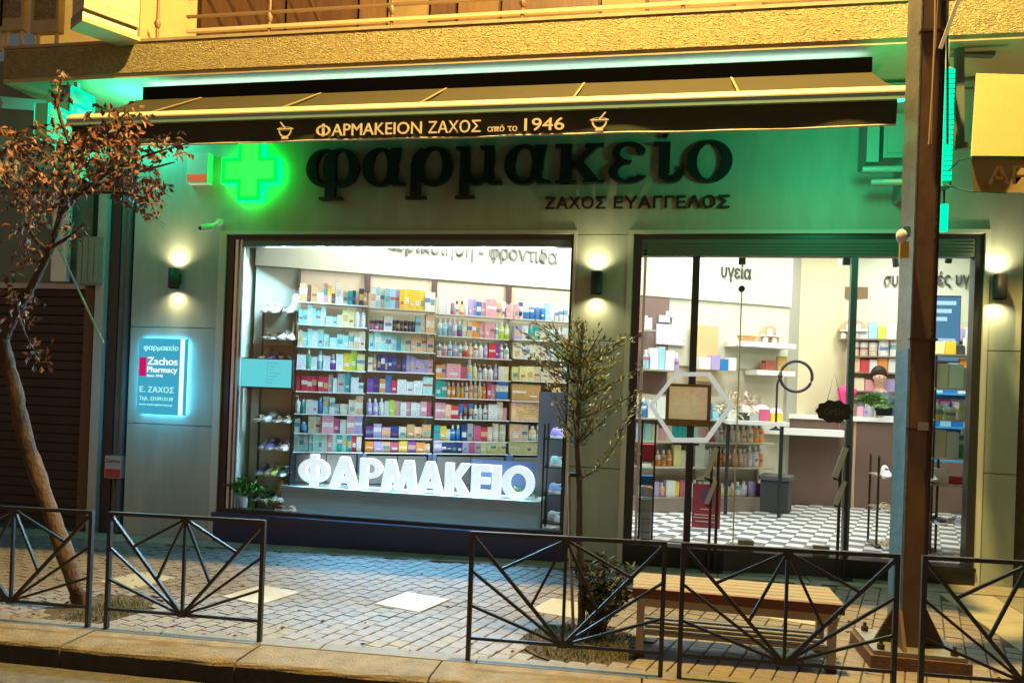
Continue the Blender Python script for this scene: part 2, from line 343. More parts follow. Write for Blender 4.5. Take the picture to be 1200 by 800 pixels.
# textured parapet panels at the far left
for px0, px1, zb in ((-30, 5, 5.1), (8, 29, 5.06), (44, 70, 5.02)):
    a = at(px0, 20, -.72).x; c = at(px1, 20, -.72).x
    f = thing('parapet_panel', ((a+c)/2, -.72, 4.87), {-30: 'framed rough plaster parapet panel cut by the left picture edge', 8: 'narrow framed parapet panel above the dark band, second from left', 44: 'framed parapet panel nearest the boxed corner at upper left'}[px0], 'parapet', 'framed parapet panels at upper left')
    MB().box(a, c, -.75, -.70, zb+.12, 6.2).build('plaster_panel', RIP, f)
    MB().box(a-.03, a, -.77, -.69, zb, 6.2).box(c, c+.03, -.77, -.69, zb, 6.2).box(a, c, -.77, -.69, zb, zb+.12).build('frame', SLAB, f)
    for X in (a+.02, c-.02): MB().box(X-.012, X+.012, -.74, -.71, 4.87, zb).build('leg', mat('pale_rail', (1, 1, 1)), f)
# projecting box at the balcony corner
p0 = at(162, 47, -.84); p1 = at(98, 19, -1.26); zb = p0.z
bx = thing('projecting_box', (p0.x-.1, -1, zb), 'large yellow-lit metal box projecting from the balcony corner, seen from below', 'cabinet')
BXM = mat('cream_sheet_metal', (.72, .62, .38), .5, 0, .06, 3)
dx, dy = p1.x-p0.x, p1.y-p0.y; ln = math.hypot(dx, dy); nx, ny = -dy/ln, dx/ln
if nx > 0: nx, ny = -nx, -ny
wd = .3
def quadprism(z0, z1, e=0, s=0):
    pts = [(p0.x+dx*(0-s), p0.y+dy*(0-s)), (p0.x+dx*(1+s), p0.y+dy*(1+s)), (p0.x+dx*(1+s)+nx*wd, p0.y+dy*(1+s)+ny*wd), (p0.x-dx*s+nx*wd, p0.y-dy*s+ny*wd)]
    vs = [(x-nx*e, y-ny*e, z) for z in (z0, z1) for x, y in pts]
    return vs, ((0, 3, 2, 1), (4, 5, 6, 7), (0, 1, 5, 4), (1, 2, 6, 5), (2, 3, 7, 6), (3, 0, 4, 7))
MB().add(*quadprism(zb+.12, zb+.2)).build('lower_skirt', BXM, bx)
MB().add(*quadprism(zb+.205, 6.5)).build('casing', BXM, bx)
MB().add(*quadprism(zb+.03, zb+.115, -.03)).build('underside_channel', mat('zinc_channel', (.35, .37, .35), .4, .5), bx)
MB().add(*quadprism(zb-.01, zb+.028, .01, .03)).build('drip_bar', SLAB, bx)
# ================================================================== DISPLAY WINDOW
NAVY = mat('navy_granite', (.025, .045, .13), .28, 0, .3, 60)
wn = thing('display_window', (-2.68, 0, .2), 'wide shop display window in black frame over navy granite sill', 'window')
MB().box(-4.52, -.825, -.09, .1, -.13, .165).build('sill_block', NAVY, wn)
MB().box(-4.53, -.82, -.115, .1, .168, .215).build('sill_ledge', NAVY, wn)
MB().box(-4.52, -4.44, -.02, .1, .215, 3.13).box(-4.44, -.84, -.02, .1, 3.085, 3.13).box(-.865, -.84, -.02, .1, .215, 3.085).box(-4.44, -.865, -.02, .1, .215, .25).build('frame', FRAME, wn)
MB().box(-4.425, -4.395, -.015, .06, .25, 3.085).box(-4.375, -4.355, -.005, .06, .25, 3.085).build('aluminium_track', mat('anodised_aluminium', (.55, .60, .66), .3, .6), wn)
MB().box(-4.35, -.87, -.01, .075, 3.015, 3.084).build('blind_box', mat('blind_box_grey', (.16, .19, .20), .5), wn)
MB().box(-4.35, -.866, .028, .034, .25, 3.014).build('pane', GLASS, wn)
# ================================================================== DOOR FRONT
dr = thing('shop_entrance', (1.2, 0, .1), 'black framed glass shop entrance with side panes and low step', 'entrance')
MB().box(-.265, -.19, -.02, .1, .02, 3.13).box(2.72, 2.79, -.02, .1, .05, 3.13).box(-.19, 2.72, -.02, .1, 3.09, 3.13).build('frame', FRAME, dr)
MB().box(-.165, -.14, -.015, .05, .2, 3.0).build('aluminium_track', mat('anodised_aluminium', (1, 1, 1)), dr)
MB().box(-.19, 2.72, -.015, .08, 2.93, 3.088).build('blind_box', mat('blind_box_green', (.10, .14, .12), .5), dr)
for z in (2.955, 2.985, 3.015, 3.045): MB().box(-.18, 2.71, -.022, -.015, z, z+.012).build('blind_rib', mat('blind_box_green', (1, 1, 1)), dr)
MB().box(.29, .355, -.01, .06, .2, 2.928).build('mullion', FRAME, dr)
MB().box(1.70, 1.755, -.01, .06, .2, 2.928).build('mullion', mat('blue_grey_profile', (.10, .17, .22), .4, .3), dr)
SILLB = mat('black_granite', (.012, .013, .014), .3, 0, .3, 60)
MB().box(-.265, .66, -.05, .12, -.02, .155).box(-.265, .66, -.07, .12, .158, .19).build('sill', SILLB, dr)
MB().box(1.70, 2.79, -.05, .12, .0, .16).box(1.70, 2.79, -.07, .12, .163, .195).build('sill', SILLB, dr)
MB().box(.66, 1.70, -.06, .12, -.02, .195).build('step', mat('worn_terrazzo', (.08, .07, .055), .6, 0, .4, 5, .1, 60), dr)
for x0, x1, y in ((-.135, .288, .03), (.357, .74, .03), (.72, 1.22, .075), (1.22, 1.66, .075), (1.757, 2.72, .03)):
    MB().box(x0, x1, y, y+.006, .2, 2.927).build('pane', GLASS, dr)
GOLD = mat('brass_edge', (.62, .55, .36), .35, .6)
MB().box(.742, .752, .025, .045, .2, 2.6).build('glass_edge_strip', GOLD, dr)
for X in (.74, 1.66): MB().box(X-.03, X+.03, .01, .05, 2.86, 2.92).build('patch_fitting', BLACK, dr)
MB().tube([(.745, .015, 2.63), (.745, .035, 2.63)], .03, 12).build('sensor', BLACK, dr)
for X in (.86, 1.52): MB().box(X-.07, X+.07, -.02, .04, .2, .29).build('floor_clamp', mat('clamp_steel', (.3, .26, .2), .4, .5), dr)
# ================================================================== AWNING
AWF = mat('brown_awning_cloth', (.042, .034, .011), .85, 0, .12, 3, .1, 150)
AWV = mat('dark_valance_cloth', (.05, .055, .025), .85, 0, .1, 3)
aw = thing('shop_awning', (-1.7, -.9, 4.4), 'dark shop awning with gold Greek lettering on its valance', 'awning')
X0, X1 = at(82, 133, -1.6).x, at(1061, 108, -1.6).x
MB().box(X0+.1, X1-.03, -.80, -.62, 4.27, 4.41).build('cassette', mat('black_cassette', (.003, .003, .003), 1, spec=0), aw)  # front placed and blackened to stand for the slab's shadow
MB().box(X0+.1, X1-.03, -.62, -.2, 4.36, 4.41).build('cassette_roof', mat('black_cassette', (1, 1, 1)), aw)
seams = [X0+.05]+[at(p, 108, -1.2).x for p in (205, 352, 507, 678, 861)]+[X1-.02]
for a, c in zip(seams, seams[1:]):
    b = MB(); N = 6
    vs = [(x, -.79+(-1.58+.79)*i/N, 4.29+(3.85-4.29)*i/N-.02*math.sin(PI*i/N)) for x in (a+.008, c-.008) for i in range(N+1)]
    b.add(vs, [(i, i+1, N+2+i, N+1+i) for i in range(N)]); b.v += [(x, y, z-.006) for x, y, z in vs]; b.f += [(N+1+N+1+i, N+1+N+1+N+1+i, N+1+N+1+N+2+i, N+1+N+1+i+1) for i in range(N)]; b.m += [0]*N; b.sm += [False]*N
    b.build('fabric_panel', AWF, aw)
for s in seams[1:-1]: MB().bar((s, -.79, 4.292), (s, -1.58, 3.852), .018, d2=.006).build('seam', mat('seam_tape', (.30, .25, .12), .8), aw)
MB().add([(X, y, z) for X in (X0, X1) for y, z in ((-1.56, 3.80), (-1.64, 3.80), (-1.64, 3.812), (-1.62, 3.838), (-1.585, 3.864), (-1.56, 3.864))], [(0, 1, 2, 3, 4, 5), (11, 10, 9, 8, 7, 6), (0, 6, 7, 1), (1, 7, 8, 2), (2, 8, 9, 3), (3, 9, 10, 4), (4, 10, 11, 5), (5, 11, 6, 0)]).build('front_bar', mat('cream_bar', (.85, .76, .5), .4), aw)
MB().box(X0, X1, -1.635, -1.57, 3.752, 3.799).build('front_bar', mat('grey_bar', (.34, .58, .48), .4), aw)  # teal LED light put into the lower bar's colour
def arm(x, s):
    MB().bar((x, -.7, 4.22), (x+s*.75, -1.05, 3.95), .05).build('folding_arm', mat('arm_paint', (.5, .52, .5), .4), aw)
    MB().bar((x+s*.75, -1.05, 3.95), (x+s*.2, -1.56, 3.78), .045).build('folding_forearm', mat('arm_paint', (.5, .52, .5), .4), aw)
for x, s in ((X0+.35, 1), (-1.7, 1), (X1-.4, -1)): arm(x, s)
b = MB(); N = 140; H0 = 3.757
for i in range(N+1):
    x = X0+.03+(X1-.05-X0-.03)*i/N; e = max(0, (x-(X1-.5))/.5)
    wv = .008*math.sin(x*3.1)+.006*math.sin(x*7.7+1)+.03*e*e
    for k in range(4): b.v.append((x, -1.60+wv*k/3-.004, H0-.187*k/3+(.02*e*e if k == 3 else 0)))
for i in range(N):
    for k in range(3): b.f.append((i*4+k, i*4+k+1, i*4+5+k, i*4+4+k)); b.m.append(0); b.sm.append(True)
b.build('valance', AWV, aw)
b2 = MB(); N2 = 140
pts = [b.v[i*4+3] for i in range(N2+1)]
b2.tube([(x, y-.004, z) for x, y, z in pts], .0075, 6).build('valance_piping', mat('ivory_piping', (.8, .78, .62), .5), aw)
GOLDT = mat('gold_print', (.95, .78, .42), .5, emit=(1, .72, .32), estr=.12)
def px2x(px, y, Y): return at(px, y, Y).x
cx0, cx1 = px2x(370, 155, -1.63), px2x(563, 152, -1.63)
def fit_text(body, x0, x1, zb, h, Y, m, parent, depth, bold=0, name='lettering', spacing=1.0):
    me = text_mesh(body, 1, depth, m, bold, 'LEFT', spacing)
    xs = [v.co.x for v in me.vertices]; zs = [v.co.z for v in me.vertices]; kx_ = (x1-x0)/(max(xs)-min(xs)); kz = h/max(max(zs), .01); mx = min(xs)
    for v in me.vertices: v.co.x = (v.co.x-mx)*kx_; v.co.z *= kz
    return link(name, me, parent, loc=Vector((x0, Y, zb))-(parent.location if parent else Vector((0, 0, 0))))
c_ = thing('soffit_tube_light', (-1.6, -.56, 4.44), 'white tube light hidden between awning and balcony underside', 'tube light')
MB().box(-4.95, 1.45, -.60, -.54, 4.415, 4.43).build('batten', CAPW, c_); MB().tube([(-4.9, -.57, 4.445), (1.4, -.57, 4.445)], .012, 8).build('tube', emat('cool_tube', (.6, .9, 1), 1.5), c_)
light('AREA', 'soffit_tube_lamp', (-1.75, -.57, 4.46), 9, (.42, .84, 1), (0, 0, 1), shape='RECTANGLE', size=6.7, size_y=.03)
fit_text('O', cx0, px2x(387, 152, -1.63), 3.603, .086, -1.625, GOLDT, aw, .003, .010)
c_o = (cx0+px2x(387, 152, -1.63))/2; MB().box(c_o-.011, c_o+.011, -1.6285, -1.622, 3.594, 3.70).build('lettering', GOLDT, aw)
fit_text('APMAKEION', px2x(388.5, 152, -1.63), px2x(494, 152, -1.63), 3.60, .095, -1.625, GOLDT, aw, .003, .010)
fit_text('ΖΑΧΟΣ', px2x(502, 152, -1.63), cx1, 3.60, .095, -1.625, GOLDT, aw, .003, .010)
fit_text('από το', px2x(571, 152, -1.63), px2x(606, 152, -1.63), 3.60, .052, -1.625, GOLDT, aw, .003, .010)
fit_text('1946', px2x(614, 152, -1.63), px2x(661, 152, -1.63), 3.60, .095, -1.625, GOLDT, aw, .003, .012)
for px in (334, 702):
    c = px2x(px, 152, -1.63); b = MB(); n = 12
    outer = [(.06*math.cos(PI+PI*i/n), .07*math.sin(PI+PI*i/n)) for i in range(n+1)]; inner = [(.046*math.cos(PI+PI*i/n), .054*math.sin(PI+PI*i/n)-.002) for i in range(n+1)]
    for i in range(n):
        q = [outer[i], outer[i+1], inner[i+1], inner[i]]
        b.add([(c+x, -1.628, 3.665+z) for x, z in q], [(0, 1, 2, 3)])
    b.box(c-.07, c+.07, -1.63, -1.627, 3.662, 3.672); b.box(c-.03, c+.03, -1.63, -1.627, 3.584, 3.598)
    for i in range(10):
        t0, t1 = 2*PI*i/10, 2*PI*(i+1)/10
        b.add([(c+rr_*math.cos(t), -1.628, 3.668+rr_*.28*math.sin(t)) for rr_, t in ((.062, t0), (.062, t1), (.052, t1), (.052, t0))], [(0, 1, 2, 3)])
    b.bar((c, -1.629, 3.672), (c+.045*(1 if px > 500 else -1), -1.629, 3.725), .011, d2=.002)
    b.build('mortar_emblem', GOLDT, aw)
# ================================================================== BIG SIGN
SGN = mat('charcoal_sign_letters', (.012, .018, .022), .4)
sg = thing('shop_sign', (-1.5, -.05, 3.6), 'large dark serif raised letters spelling pharmacy in Greek on the fascia', 'sign')
def glyph(ch, x0, x1, zb, xh):
    b = MB(); W = x1-x0; off = [0]
    def Yf(): off[0] += 1; return -.085-.0012*off[0]
    def T(p): return (x0+p[0]*W, zb+p[1]*xh)
    def poly(pts): b.prism([T(p) for p in pts], Yf(), -.03)
    def rect(a, c, d, e): poly([(a, d), (c, d), (c, e), (a, e)])
    def ring(cx, cz, rx, rz, tx, tz, a0=0, a1=360, n=36, taper=False):
        y = Yf(); N = max(4, int(n*(a1-a0)/360)); vs = []
        for i in range(N+1):
            t = math.radians(a0+(a1-a0)*i/N); s = abs(math.cos(t)); f = 1
            if taper: f = .35+.65*math.sin(PI*min(1, max(0, i/N)))**.6
            co, so = math.cos(t), math.sin(t)
            # vertical stress: thickness tx at sides and tz at top and bottom
            th_x, th_z = tx*f, tz
            for (u, v) in ((cx+rx*co, cz+rz*so), (cx+(rx-th_x)*co, cz+(rz-th_z)*so)):
                X, Z = T((u, v)); vs.append((X, y, Z)); vs.append((X, -.03, Z))
        fs = []
        for i in range(N):
            a = i*4; c = a+4
            fs += [(a, a+2, c+2, c), (a, c, c+1, a+1), (a+2, a+3, c+3, c+2)]
        if a1-a0 < 360: fs += [(0, 1, 3, 2), (N*4, N*4+2, N*4+3, N*4+1)]
        b.add(vs, fs)
    if ch == 'φ':
        ring(.36, .5, .36, .52, .19, .07, 55, 305, taper=False); ring(.66, .5, .34, .52, .18, .07)
        rect(.37, .56, -.3, .84); rect(.27, .70, -.36, -.29)
    if ch == 'α':
        ring(.42, .5, .42, .52, .24, .07); poly([(.66, 1.0), (.90, 1.0), (.82, .5), (.80, .12), (.62, .12), (.64, .5)]); poly([(.62, .14), (.72, 0), (1.0, 0), (1.0, .06), (.86, .12)])
    if ch == 'ρ':
        ring(.58, .5, .42, .52, .22, .07); rect(.1, .3, -.3, .6); poly([(.1, .55), (.3, .55), (.42, .95), (.3, .98), (.16, .8)]); rect(.0, .44, -.36, -.29)
    if ch == 'μ':
        rect(.1, .30, -.3, 1.0); rect(.0, .2, .93, 1.0); rect(.02, .42, -.36, -.29); rect(.62, .82, .06, 1.0); rect(.52, .7, .93, 1.0); rect(.72, 1.0, 0, .07)
        ring(.46, .32, .25, .34, .1, .14, 180, 350)
    if ch == 'κ':
        rect(.12, .34, 0, 1.0); rect(.0, .2, .93, 1.0); rect(.02, .44, 0, .07); poly([(.33, .42), (.74, .95), (.88, .95), (.40, .36)]); rect(.6, .98, .93, 1.0)
        poly([(.36, .5), (.52, .64), (.92, .05), (.66, .05)]); rect(.58, 1.0, 0, .07)
    if ch == 'ε':
        ring(.50, .76, .42, .26, .2, .07, 20, 270); ring(.50, .27, .50, .29, .24, .08, 80, 338)
        ring(.80, .80, .13, .10, .13, .10)
    if ch == 'ι':
        rect(.22, .56, .25, 1.0); rect(.05, .3, .93, 1.0); ring(.60, .25, .38, .27, .28, .09, 180, 350); rect(.92, 1.0, .2, .42)
    if ch == 'ί':
        poly([(.3, 1.12), (.44, 1.12), (.62, 1.4), (.42, 1.4)])
    if ch == 'ο':
        ring(.5, .5, .5, .52, .23, .07)
    b.build('letter', SGN, sg)
for ch, a, c in (('φ', 360, 421), ('α', 425, 475), ('ρ', 477, 531), ('μ', 534, 589), ('α', 591, 646), ('κ', 650, 708), ('ε', 713, 759), ('ι', 763, 802), ('ί', 763, 802), ('ο', 804, 858)):
    glyph(ch, at(a, 200, -.06).x, at(c, 200, -.06).x, 3.615, .378)
sg2 = thing('name_sign', (-.3, -.05, 3.4), 'small black capital letters with the owner name under the big sign', 'sign')
for ch, a, c in (('ΖΑΧΟΣ', 639, 710), ('ΕΥΑΓΓΕΛΟΣ', 719, 855)):
    fit_text(ch, at(a, 245, -.05).x, at(c, 245, -.05).x, 3.375, .118, -.05, SGN, sg2, .012, .022, spacing=1.05)
# ================================================================== GREEN CROSS
cr = thing('pharmacy_cross', (-4.23, -.1, 3.78), 'glowing green pharmacy cross on the fascia left of the big letters', 'sign')
def cross(cx, cz, R, w_, y0, y1, name, m, parent, axis='y'):
    pts = [(-w_, -R), (w_, -R), (w_, -w_), (R, -w_), (R, w_), (w_, w_), (w_, R), (-w_, R), (-w_, w_), (-R, w_), (-R, -w_), (-w_, -w_)]
    if axis == 'y': return MB().prism([(cx+x, cz+z) for x, z in pts], y0, y1).build(name, m, parent)
    b = MB(); n = len(pts); b.add([(X, cx+x, cz+z) for X in (y0, y1) for x, z in pts], [tuple(range(n)), tuple(range(2*n-1, n-1, -1))]+[(i, n+i, n+(i+1) % n, (i+1) % n) for i in range(n)]); return b.build(name, m, parent)
GRN = emat('green_led_face', (.0, 1.0, .045), 1.9)
cross(-4.23, 3.78, .312, .13, -.14, -.135, 'lit_face', GRN, cr)
for R2, w2, c2, s2 in ((.27, .09, (.03, 1, .07), 1.5),): cross(-4.23, 3.78, R2, w2, -.1435-(R2 < .2)*.002, -.1405, 'led_field', emat('green_led_%d' % int(R2*100), c2, s2), cr)
cross(-4.23, 3.78, .318, .136, -.134, -.06, 'housing', mat('green_acrylic', (.02, .35, .08), .4, emit=(0, 1, .06), estr=7), cr)
cross(-4.23, 3.78, .26, .09, -.058, -.03, 'back_glow', emat('green_halo_led', (0, 1, .08), 30), cr)
light('POINT', 'cross_light', (-4.23, -.40, 3.76), 4, (.0, 1, .06), shadow_soft_size=.12)
# lower-left wall camera
cmx = at(236, 268, -.2)
wc = thing('security_camera', (cmx.x+.06, 0, cmx.z+.06), 'small white security camera on the wall below the green cross', 'camera')
MB().tube([(cmx.x+.10, -.03, cmx.z+.10), (cmx.x+.06, -.12, cmx.z+.05)], .018, 8).lathe([(.04, 0), (.04, .02)], 12, M=Matrix.Translation((cmx.x+.1, -.03, cmx.z+.1))@Matrix.Rotation(PI/2, 4, 'X')).build('bracket', CAPW, wc)
MB().tube([(cmx.x+.06, -.10, cmx.z+.045), (cmx.x, -.22, cmx.z)], .035, 14).build('housing', CAPW, wc)
MB().tube([(cmx.x+.001, -.218, cmx.z+.001), (cmx.x-.004, -.228, cmx.z-.004)], .022, 14).build('lens', BLACK, wc)
# ================================================================== SCONCES
WARM = (1, .80, .42)
for k, (px, t) in enumerate(((204, 'dark wall lamp on the left pillar above the lit sign box'), (699, 'dark wall lamp on the middle pillar between window and entrance'), (1171, 'dark wall lamp on the right pillar beside the entrance'))):
    c = at(px, 337, -.1); X = c.x; zc = 2.655
    s = thing('wall_lamp', (X, -.03, zc), t, 'lamp', 'dark up and down wall lamps')
    M = Matrix.Translation((X, -.11, zc))
    MB().lathe([(.056, -.105), (.056, .105), (.048, .105), (.048, .06)], 20, M=M).lathe([(.048, -.06), (.048, -.105), (.056, -.105)], 20, M=M).build('housing', mat('lamp_charcoal', (.03, .035, .04), .5), s)
    MB().box(X-.03, X+.03, -.07, -.03, zc-.06, zc+.06).build('bracket', mat('lamp_charcoal', (1, 1, 1)), s)
    MB().lathe([(.044, -.103), (.044, -.100)], 16, M=M).build('lower_lens', emat('lamp_lens', (1, .85, .6), 9), s)
    MB().lathe([(.044, .100), (.044, .103)], 16, M=M).build('upper_lens', emat('lamp_lens', (1, .85, .6), 9), s)
    for d in (1, -1):
        light('SPOT', 'wall_lamp_beam', (X, -.112, zc+d*.108), 22 if d > 0 else 17, WARM, (0, .05, d), spot_size=math.radians(150), spot_blend=1.0, shadow_soft_size=.02)
# ================================================================== LIT SIGN BOX
light('POINT', 'sign_box_light', (-5.19, -.5, 1.45), 11, (.10, .62, 1), shadow_soft_size=.15)
lb = thing('lit_sign_box', (-5.19, -.05, 1.6), 'glowing blue rectangular sign box with pharmacy name on left pillar', 'sign')
MB().box(-5.47, -4.90, -.085, -.06, 1.205, 2.015).build('face', emat('lightbox_blue', (.055, .42, .62), .9), lb)
MB().box(-5.45, -4.92, -.059, -.031, 1.225, 1.995).build('back_glow', emat('lightbox_halo', (.10, .62, 1), 34), lb)
MB().box(-4.975, -4.925, -.091, -.086, 1.205, 2.015).build('white_band', emat('lightbox_white', (.8, 1, 1), 1.1), lb)
LT = emat('lightbox_mint', (.45, 1, .95), 1.0); LW = emat('lightbox_letters', (.85, 1, 1), 1.1)
fit_text('φαρμακείο', -5.41, -5.0, 1.89, .06, -.089, LT, lb, .001, .03)
MB().box(-5.455, -5.375, -.092, -.086, 1.61, 1.81).build('magenta_block', emat('magenta_print', (.75, .01, .16), .8), lb)
fit_text('Zachos', -5.36, -5.0, 1.735, .08, -.089, LW, lb, .001, .03)
fit_text('Pharmacy', -5.36, -5.0, 1.655, .06, -.089, LW, lb, .001, .03)
fit_text('since 1946', -5.36, -5.17, 1.605, .028, -.089, LW, lb, .001, .03)
fit_text('Ε. ΖΑΧΟΣ', -5.44, -5.03, 1.44, .062, -.089, LT, lb, .001, .02)
fit_text('Τηλ. 2310913130', -5.44, -5.04, 1.355, .04, -.089, LT, lb, .001, .02)
fit_text('www.zachospharmacy.gr', -5.44, -5.04, 1.30, .022, -.089, LT, lb, .001, .02)
# ================================================================== SHOP INTERIOR
TH = math.atan2(3.18, 6.09); A0 = Vector((-4.34, .27, 0)); ML = Matrix.Translation(A0)@Matrix.Rotation(TH, 4, 'Z')
def onL(px, py, off=0):
    n = Vector((math.sin(TH), -math.cos(TH), 0)); d = ray(px, py); q = A0+n*off; t = (q-CAM).dot(n)/d.dot(n); P = CAM+d*t
    return (P-A0).dot(Vector((math.cos(TH), math.sin(TH), 0))), P.z
si = thing('shop_interior', (0, 2, .2), 'bright cream shop interior walls and ceiling behind the glass', 'interior')
def LB(b, u0, u1, o0, o1, z0, z1, m=0): return b.box(u0, u1, -o1, -o0, z0, z1, m, ML)
TANW = mat('light_oak_panel', (.74, .64, .50), .6, 0, .18, 3, stretch=(1, 1, .15))
LB(MB(), 0, 6.84, -.12, 0, 2.0, 3.95).build('upper_wall', PLASTER, si)
LB(MB(), 0, 6.84, -.12, -.03, .2, 2.0).build('lower_wall', mat('beige_wall_paint', (.60, .55, .42), .8), si)
LB(MB(), -.01, 6.84, .005, .03, 2.86, 3.95).build('soffit_face', PLASTER, si)
MB().box(-4.52, -4.40, .1, .9, .2, 3.95).build('left_wall', PLASTER, si)
def wallseg(p, q, name, m, z0=.2, z1=3.95, t=.1):
    d = Vector((q[0]-p[0], q[1]-p[1], 0)); L = d.length; M = Matrix.Translation((p[0], p[1], 0))@Matrix.Rotation(math.atan2(d.y, d.x), 4, 'Z')
    return MB().box(0, L, 0, t, z0, z1, 0, M).build(name, m, si)
GREYC = mat('grey_column_paint', (.42, .42, .34), .8)
wallseg((1.72, 3.43), (1.93, 3.9), 'column', GREYC)
wallseg((1.93, 3.9), (2.68, 4.45), 'back_wall', mat('warm_cream_paint', (.78, .72, .48), .8))
S3a, S3b = Vector((2.68, 4.45, 0)), Vector((4.6, 4.15, 0))
wallseg(S3a, S3b, 'back_wall', PLASTER)
wallseg((4.3, 4.2), (4.3, .1), 'right_wall', PLASTER, t=.1)
cl = MB().box(-4.6, 4.4, .1, 5, 3.9, 3.97).build('ceiling', mat('ceiling_white', (.8, .8, .78), .9), si)
MB().box(2.83, 4.3, .06, .09, 0, 3.95).build('front_return_wall', PLASTER, si)
# vent grille and camera details high on the back wall
def onS3(px, py, off=.0):
    d3 = (S3b-S3a).normalized(); n = Vector((d3.y, -d3.x, 0)); d = ray(px, py); q = S3a+n*off; t = (q-CAM).dot(n)/d.dot(n); return CAM+d*t
a = onS3(989, 350, .02); c = onS3(1018, 336, .02)
MB().box(a.x, c.x, a.y-.03, a.y-.0, a.z, c.z).build('wall_niche', mat('niche_brown', (.20, .12, .05), .7), si)
# floor with chequer tiles laid diagonally
fl = MB().box(-4.6, 4.4, .1, 5, .0, .188).build('shop_floor', mat('grout_grey', (.25, .25, .24), .8)); tag(fl, kind='structure')
TW = mat('tile_white_gloss', (.82, .82, .80), .3, 0, .06, 5); TG = mat('tile_grey_gloss', (.22, .22, .22), .3, 0, .15, 8)
ts = .168; tms = [MB().box(-ts/2+.002, ts/2-.002, -ts/2+.002, ts/2-.002, 0, .01).mesh('floor_tile', m) for m in (TW, TG)]
cands = []
for i in range(-36, 46):
    for j in range(-24, 46):
        x, y = rot17(i*ts, j*ts)
        if -4.4 < x < 4.2 and .22 < y < 4.9 and (x-A0.x)*math.sin(TH)-(y-A0.y)*math.cos(TH) > .1: cands.append((abs(x-1.2)+y*.6, x, y, (i+j) % 2))
cands.sort(); rest = MB()
for k, (d, x, y, s) in enumerate(cands):
    if k < 300: link('floor_tile', tms[s], fl, loc=(x, y, .188), rz=A17)
    else: rest.box(-ts/2+.002, ts/2-.002, -ts/2+.002, ts/2-.002, .188, .198, s, Matrix.Translation((x, y, 0))@Matrix.Rotation(A17, 4, 'Z'))
tag(rest.build('floor_tiles', [TW, TG], fl), kind='stuff')
# ceiling lights
PANEL_POS = [(2.65, .45), (-3.4, .55), (-2.3, .8), (-1.0, 1.2), (.3, .9), (1.6, 1.2), (.7, 2.3), (2.2, 2.6), (3.3, 1.6), (3.2, 3.5)]  # first panel added to brighten the dim right-hand racks
for k, (x, y) in enumerate(PANEL_POS):
    c = thing('ceiling_light', (x, y, 3.88), 'square white ceiling light panel %s' % ['added to brighten the tall product rack by the right door frame', 'above the tall shoe rack', 'above the long podium', 'above the third shelving bay', 'above the left door pane', 'above the doorway mat area', 'above the low shelving run', 'above the middle of the shop floor', 'above the blue shelf unit', 'above the service counter'][k], 'ceiling light', 'ceiling light panels')
    MB().box(x-.2, x+.2, y-.2, y+.2, 3.885, 3.899).build('housing', CAPW, c)
    MB().box(x-.18, x+.18, y-.18, y+.18, 3.880, 3.884).build('diffuser', emat('panel_diffuser', (1, 1, .95), 3), c)
    light('AREA', 'ceiling_panel_light', (x, y, 3.87), 50 if x < 0 else 30, (1, .97, .88), (0, 0, -1), shape='SQUARE', size=.36)
c = thing('window_strip_light', (-2.6, .12, 3.0), 'cool white strip light along the top inside the display window', 'strip light')
MB().box(-4.2, -1.0, .10, .16, 3.04, 3.08).build('profile', CAPW, c)
MB().box(-4.15, -1.05, .105, .155, 3.032, 3.039).build('diffuser', emat('strip_diffuser', (.75, .92, 1), 3), c)
light('AREA', 'shelf_fill_light', (-2.0, .13, 3.02), 10, (1, .95, .85), (0, .7, -.7), shape='RECTANGLE', size=3.1, size_y=.05)  # added inward fill that brightens the shelves, no fixture of its own
light('AREA', 'window_strip_lamp', (-2.6, .12, 3.02), 330, (.42, .74, 1), (0, -.75, -.66), shape='RECTANGLE', size=3.1, size_y=.05)
# wall lettering
def textL(body, pxa, pxb, pyb, h, m, lab):
    ua, _ = onL(pxa, pyb, .035); ub, zb = onL(pxb, pyb, .035); zb = (onL(pxa, pyb, .035)[1]+zb)/2
    me = text_mesh(body, 1, .01, m, .012, 'LEFT'); xs = [v.co.x for v in me.vertices]; zs = [v.co.z for v in me.vertices]; mn = min(xs); kx_ = (ub-ua)/(max(xs)-mn); kz = h/max(zs)
    for v in me.vertices: v.co.x = (v.co.x-mn)*kx_; v.co.z *= kz
    o = link('wall_lettering', me, None, loc=ML@Vector((ua, -.035, zb)), rz=TH); return tag(o, lab, 'lettering')
GL = mat('grey_wall_letters', (.17, .17, .16), .6); GD = mat('dark_wall_letters', (.05, .05, .05), .6)
textL('περιποίηση - φροντίδα', 452, 653, 301, .19, GL, 'long grey Greek lettering on cream wall above the shelves, half hidden by blind')
textL('υγεία', 845, 880, 326, .19, GD, 'short dark Greek word on cream wall seen through the entrance')
p = onS3(1036, 335, .03); q = onS3(1168, 335, .03)
me = text_mesh('συμβουλές υγείας', 1, .01, GD, .012, 'LEFT'); xs = [v.co.x for v in me.vertices]; zs = [v.co.z for v in me.vertices]
for v in me.vertices: v.co.x = (v.co.x-min(xs))*(q-p).xy.length/(max(xs)-min(xs)); v.co.z *= .20/max(zs)
tag(link('wall_lettering', me, None, loc=p, rz=math.atan2(q.y-p.y, q.x-p.x)), 'dark Greek lettering on back wall partly hidden by the steel pole', 'lettering')
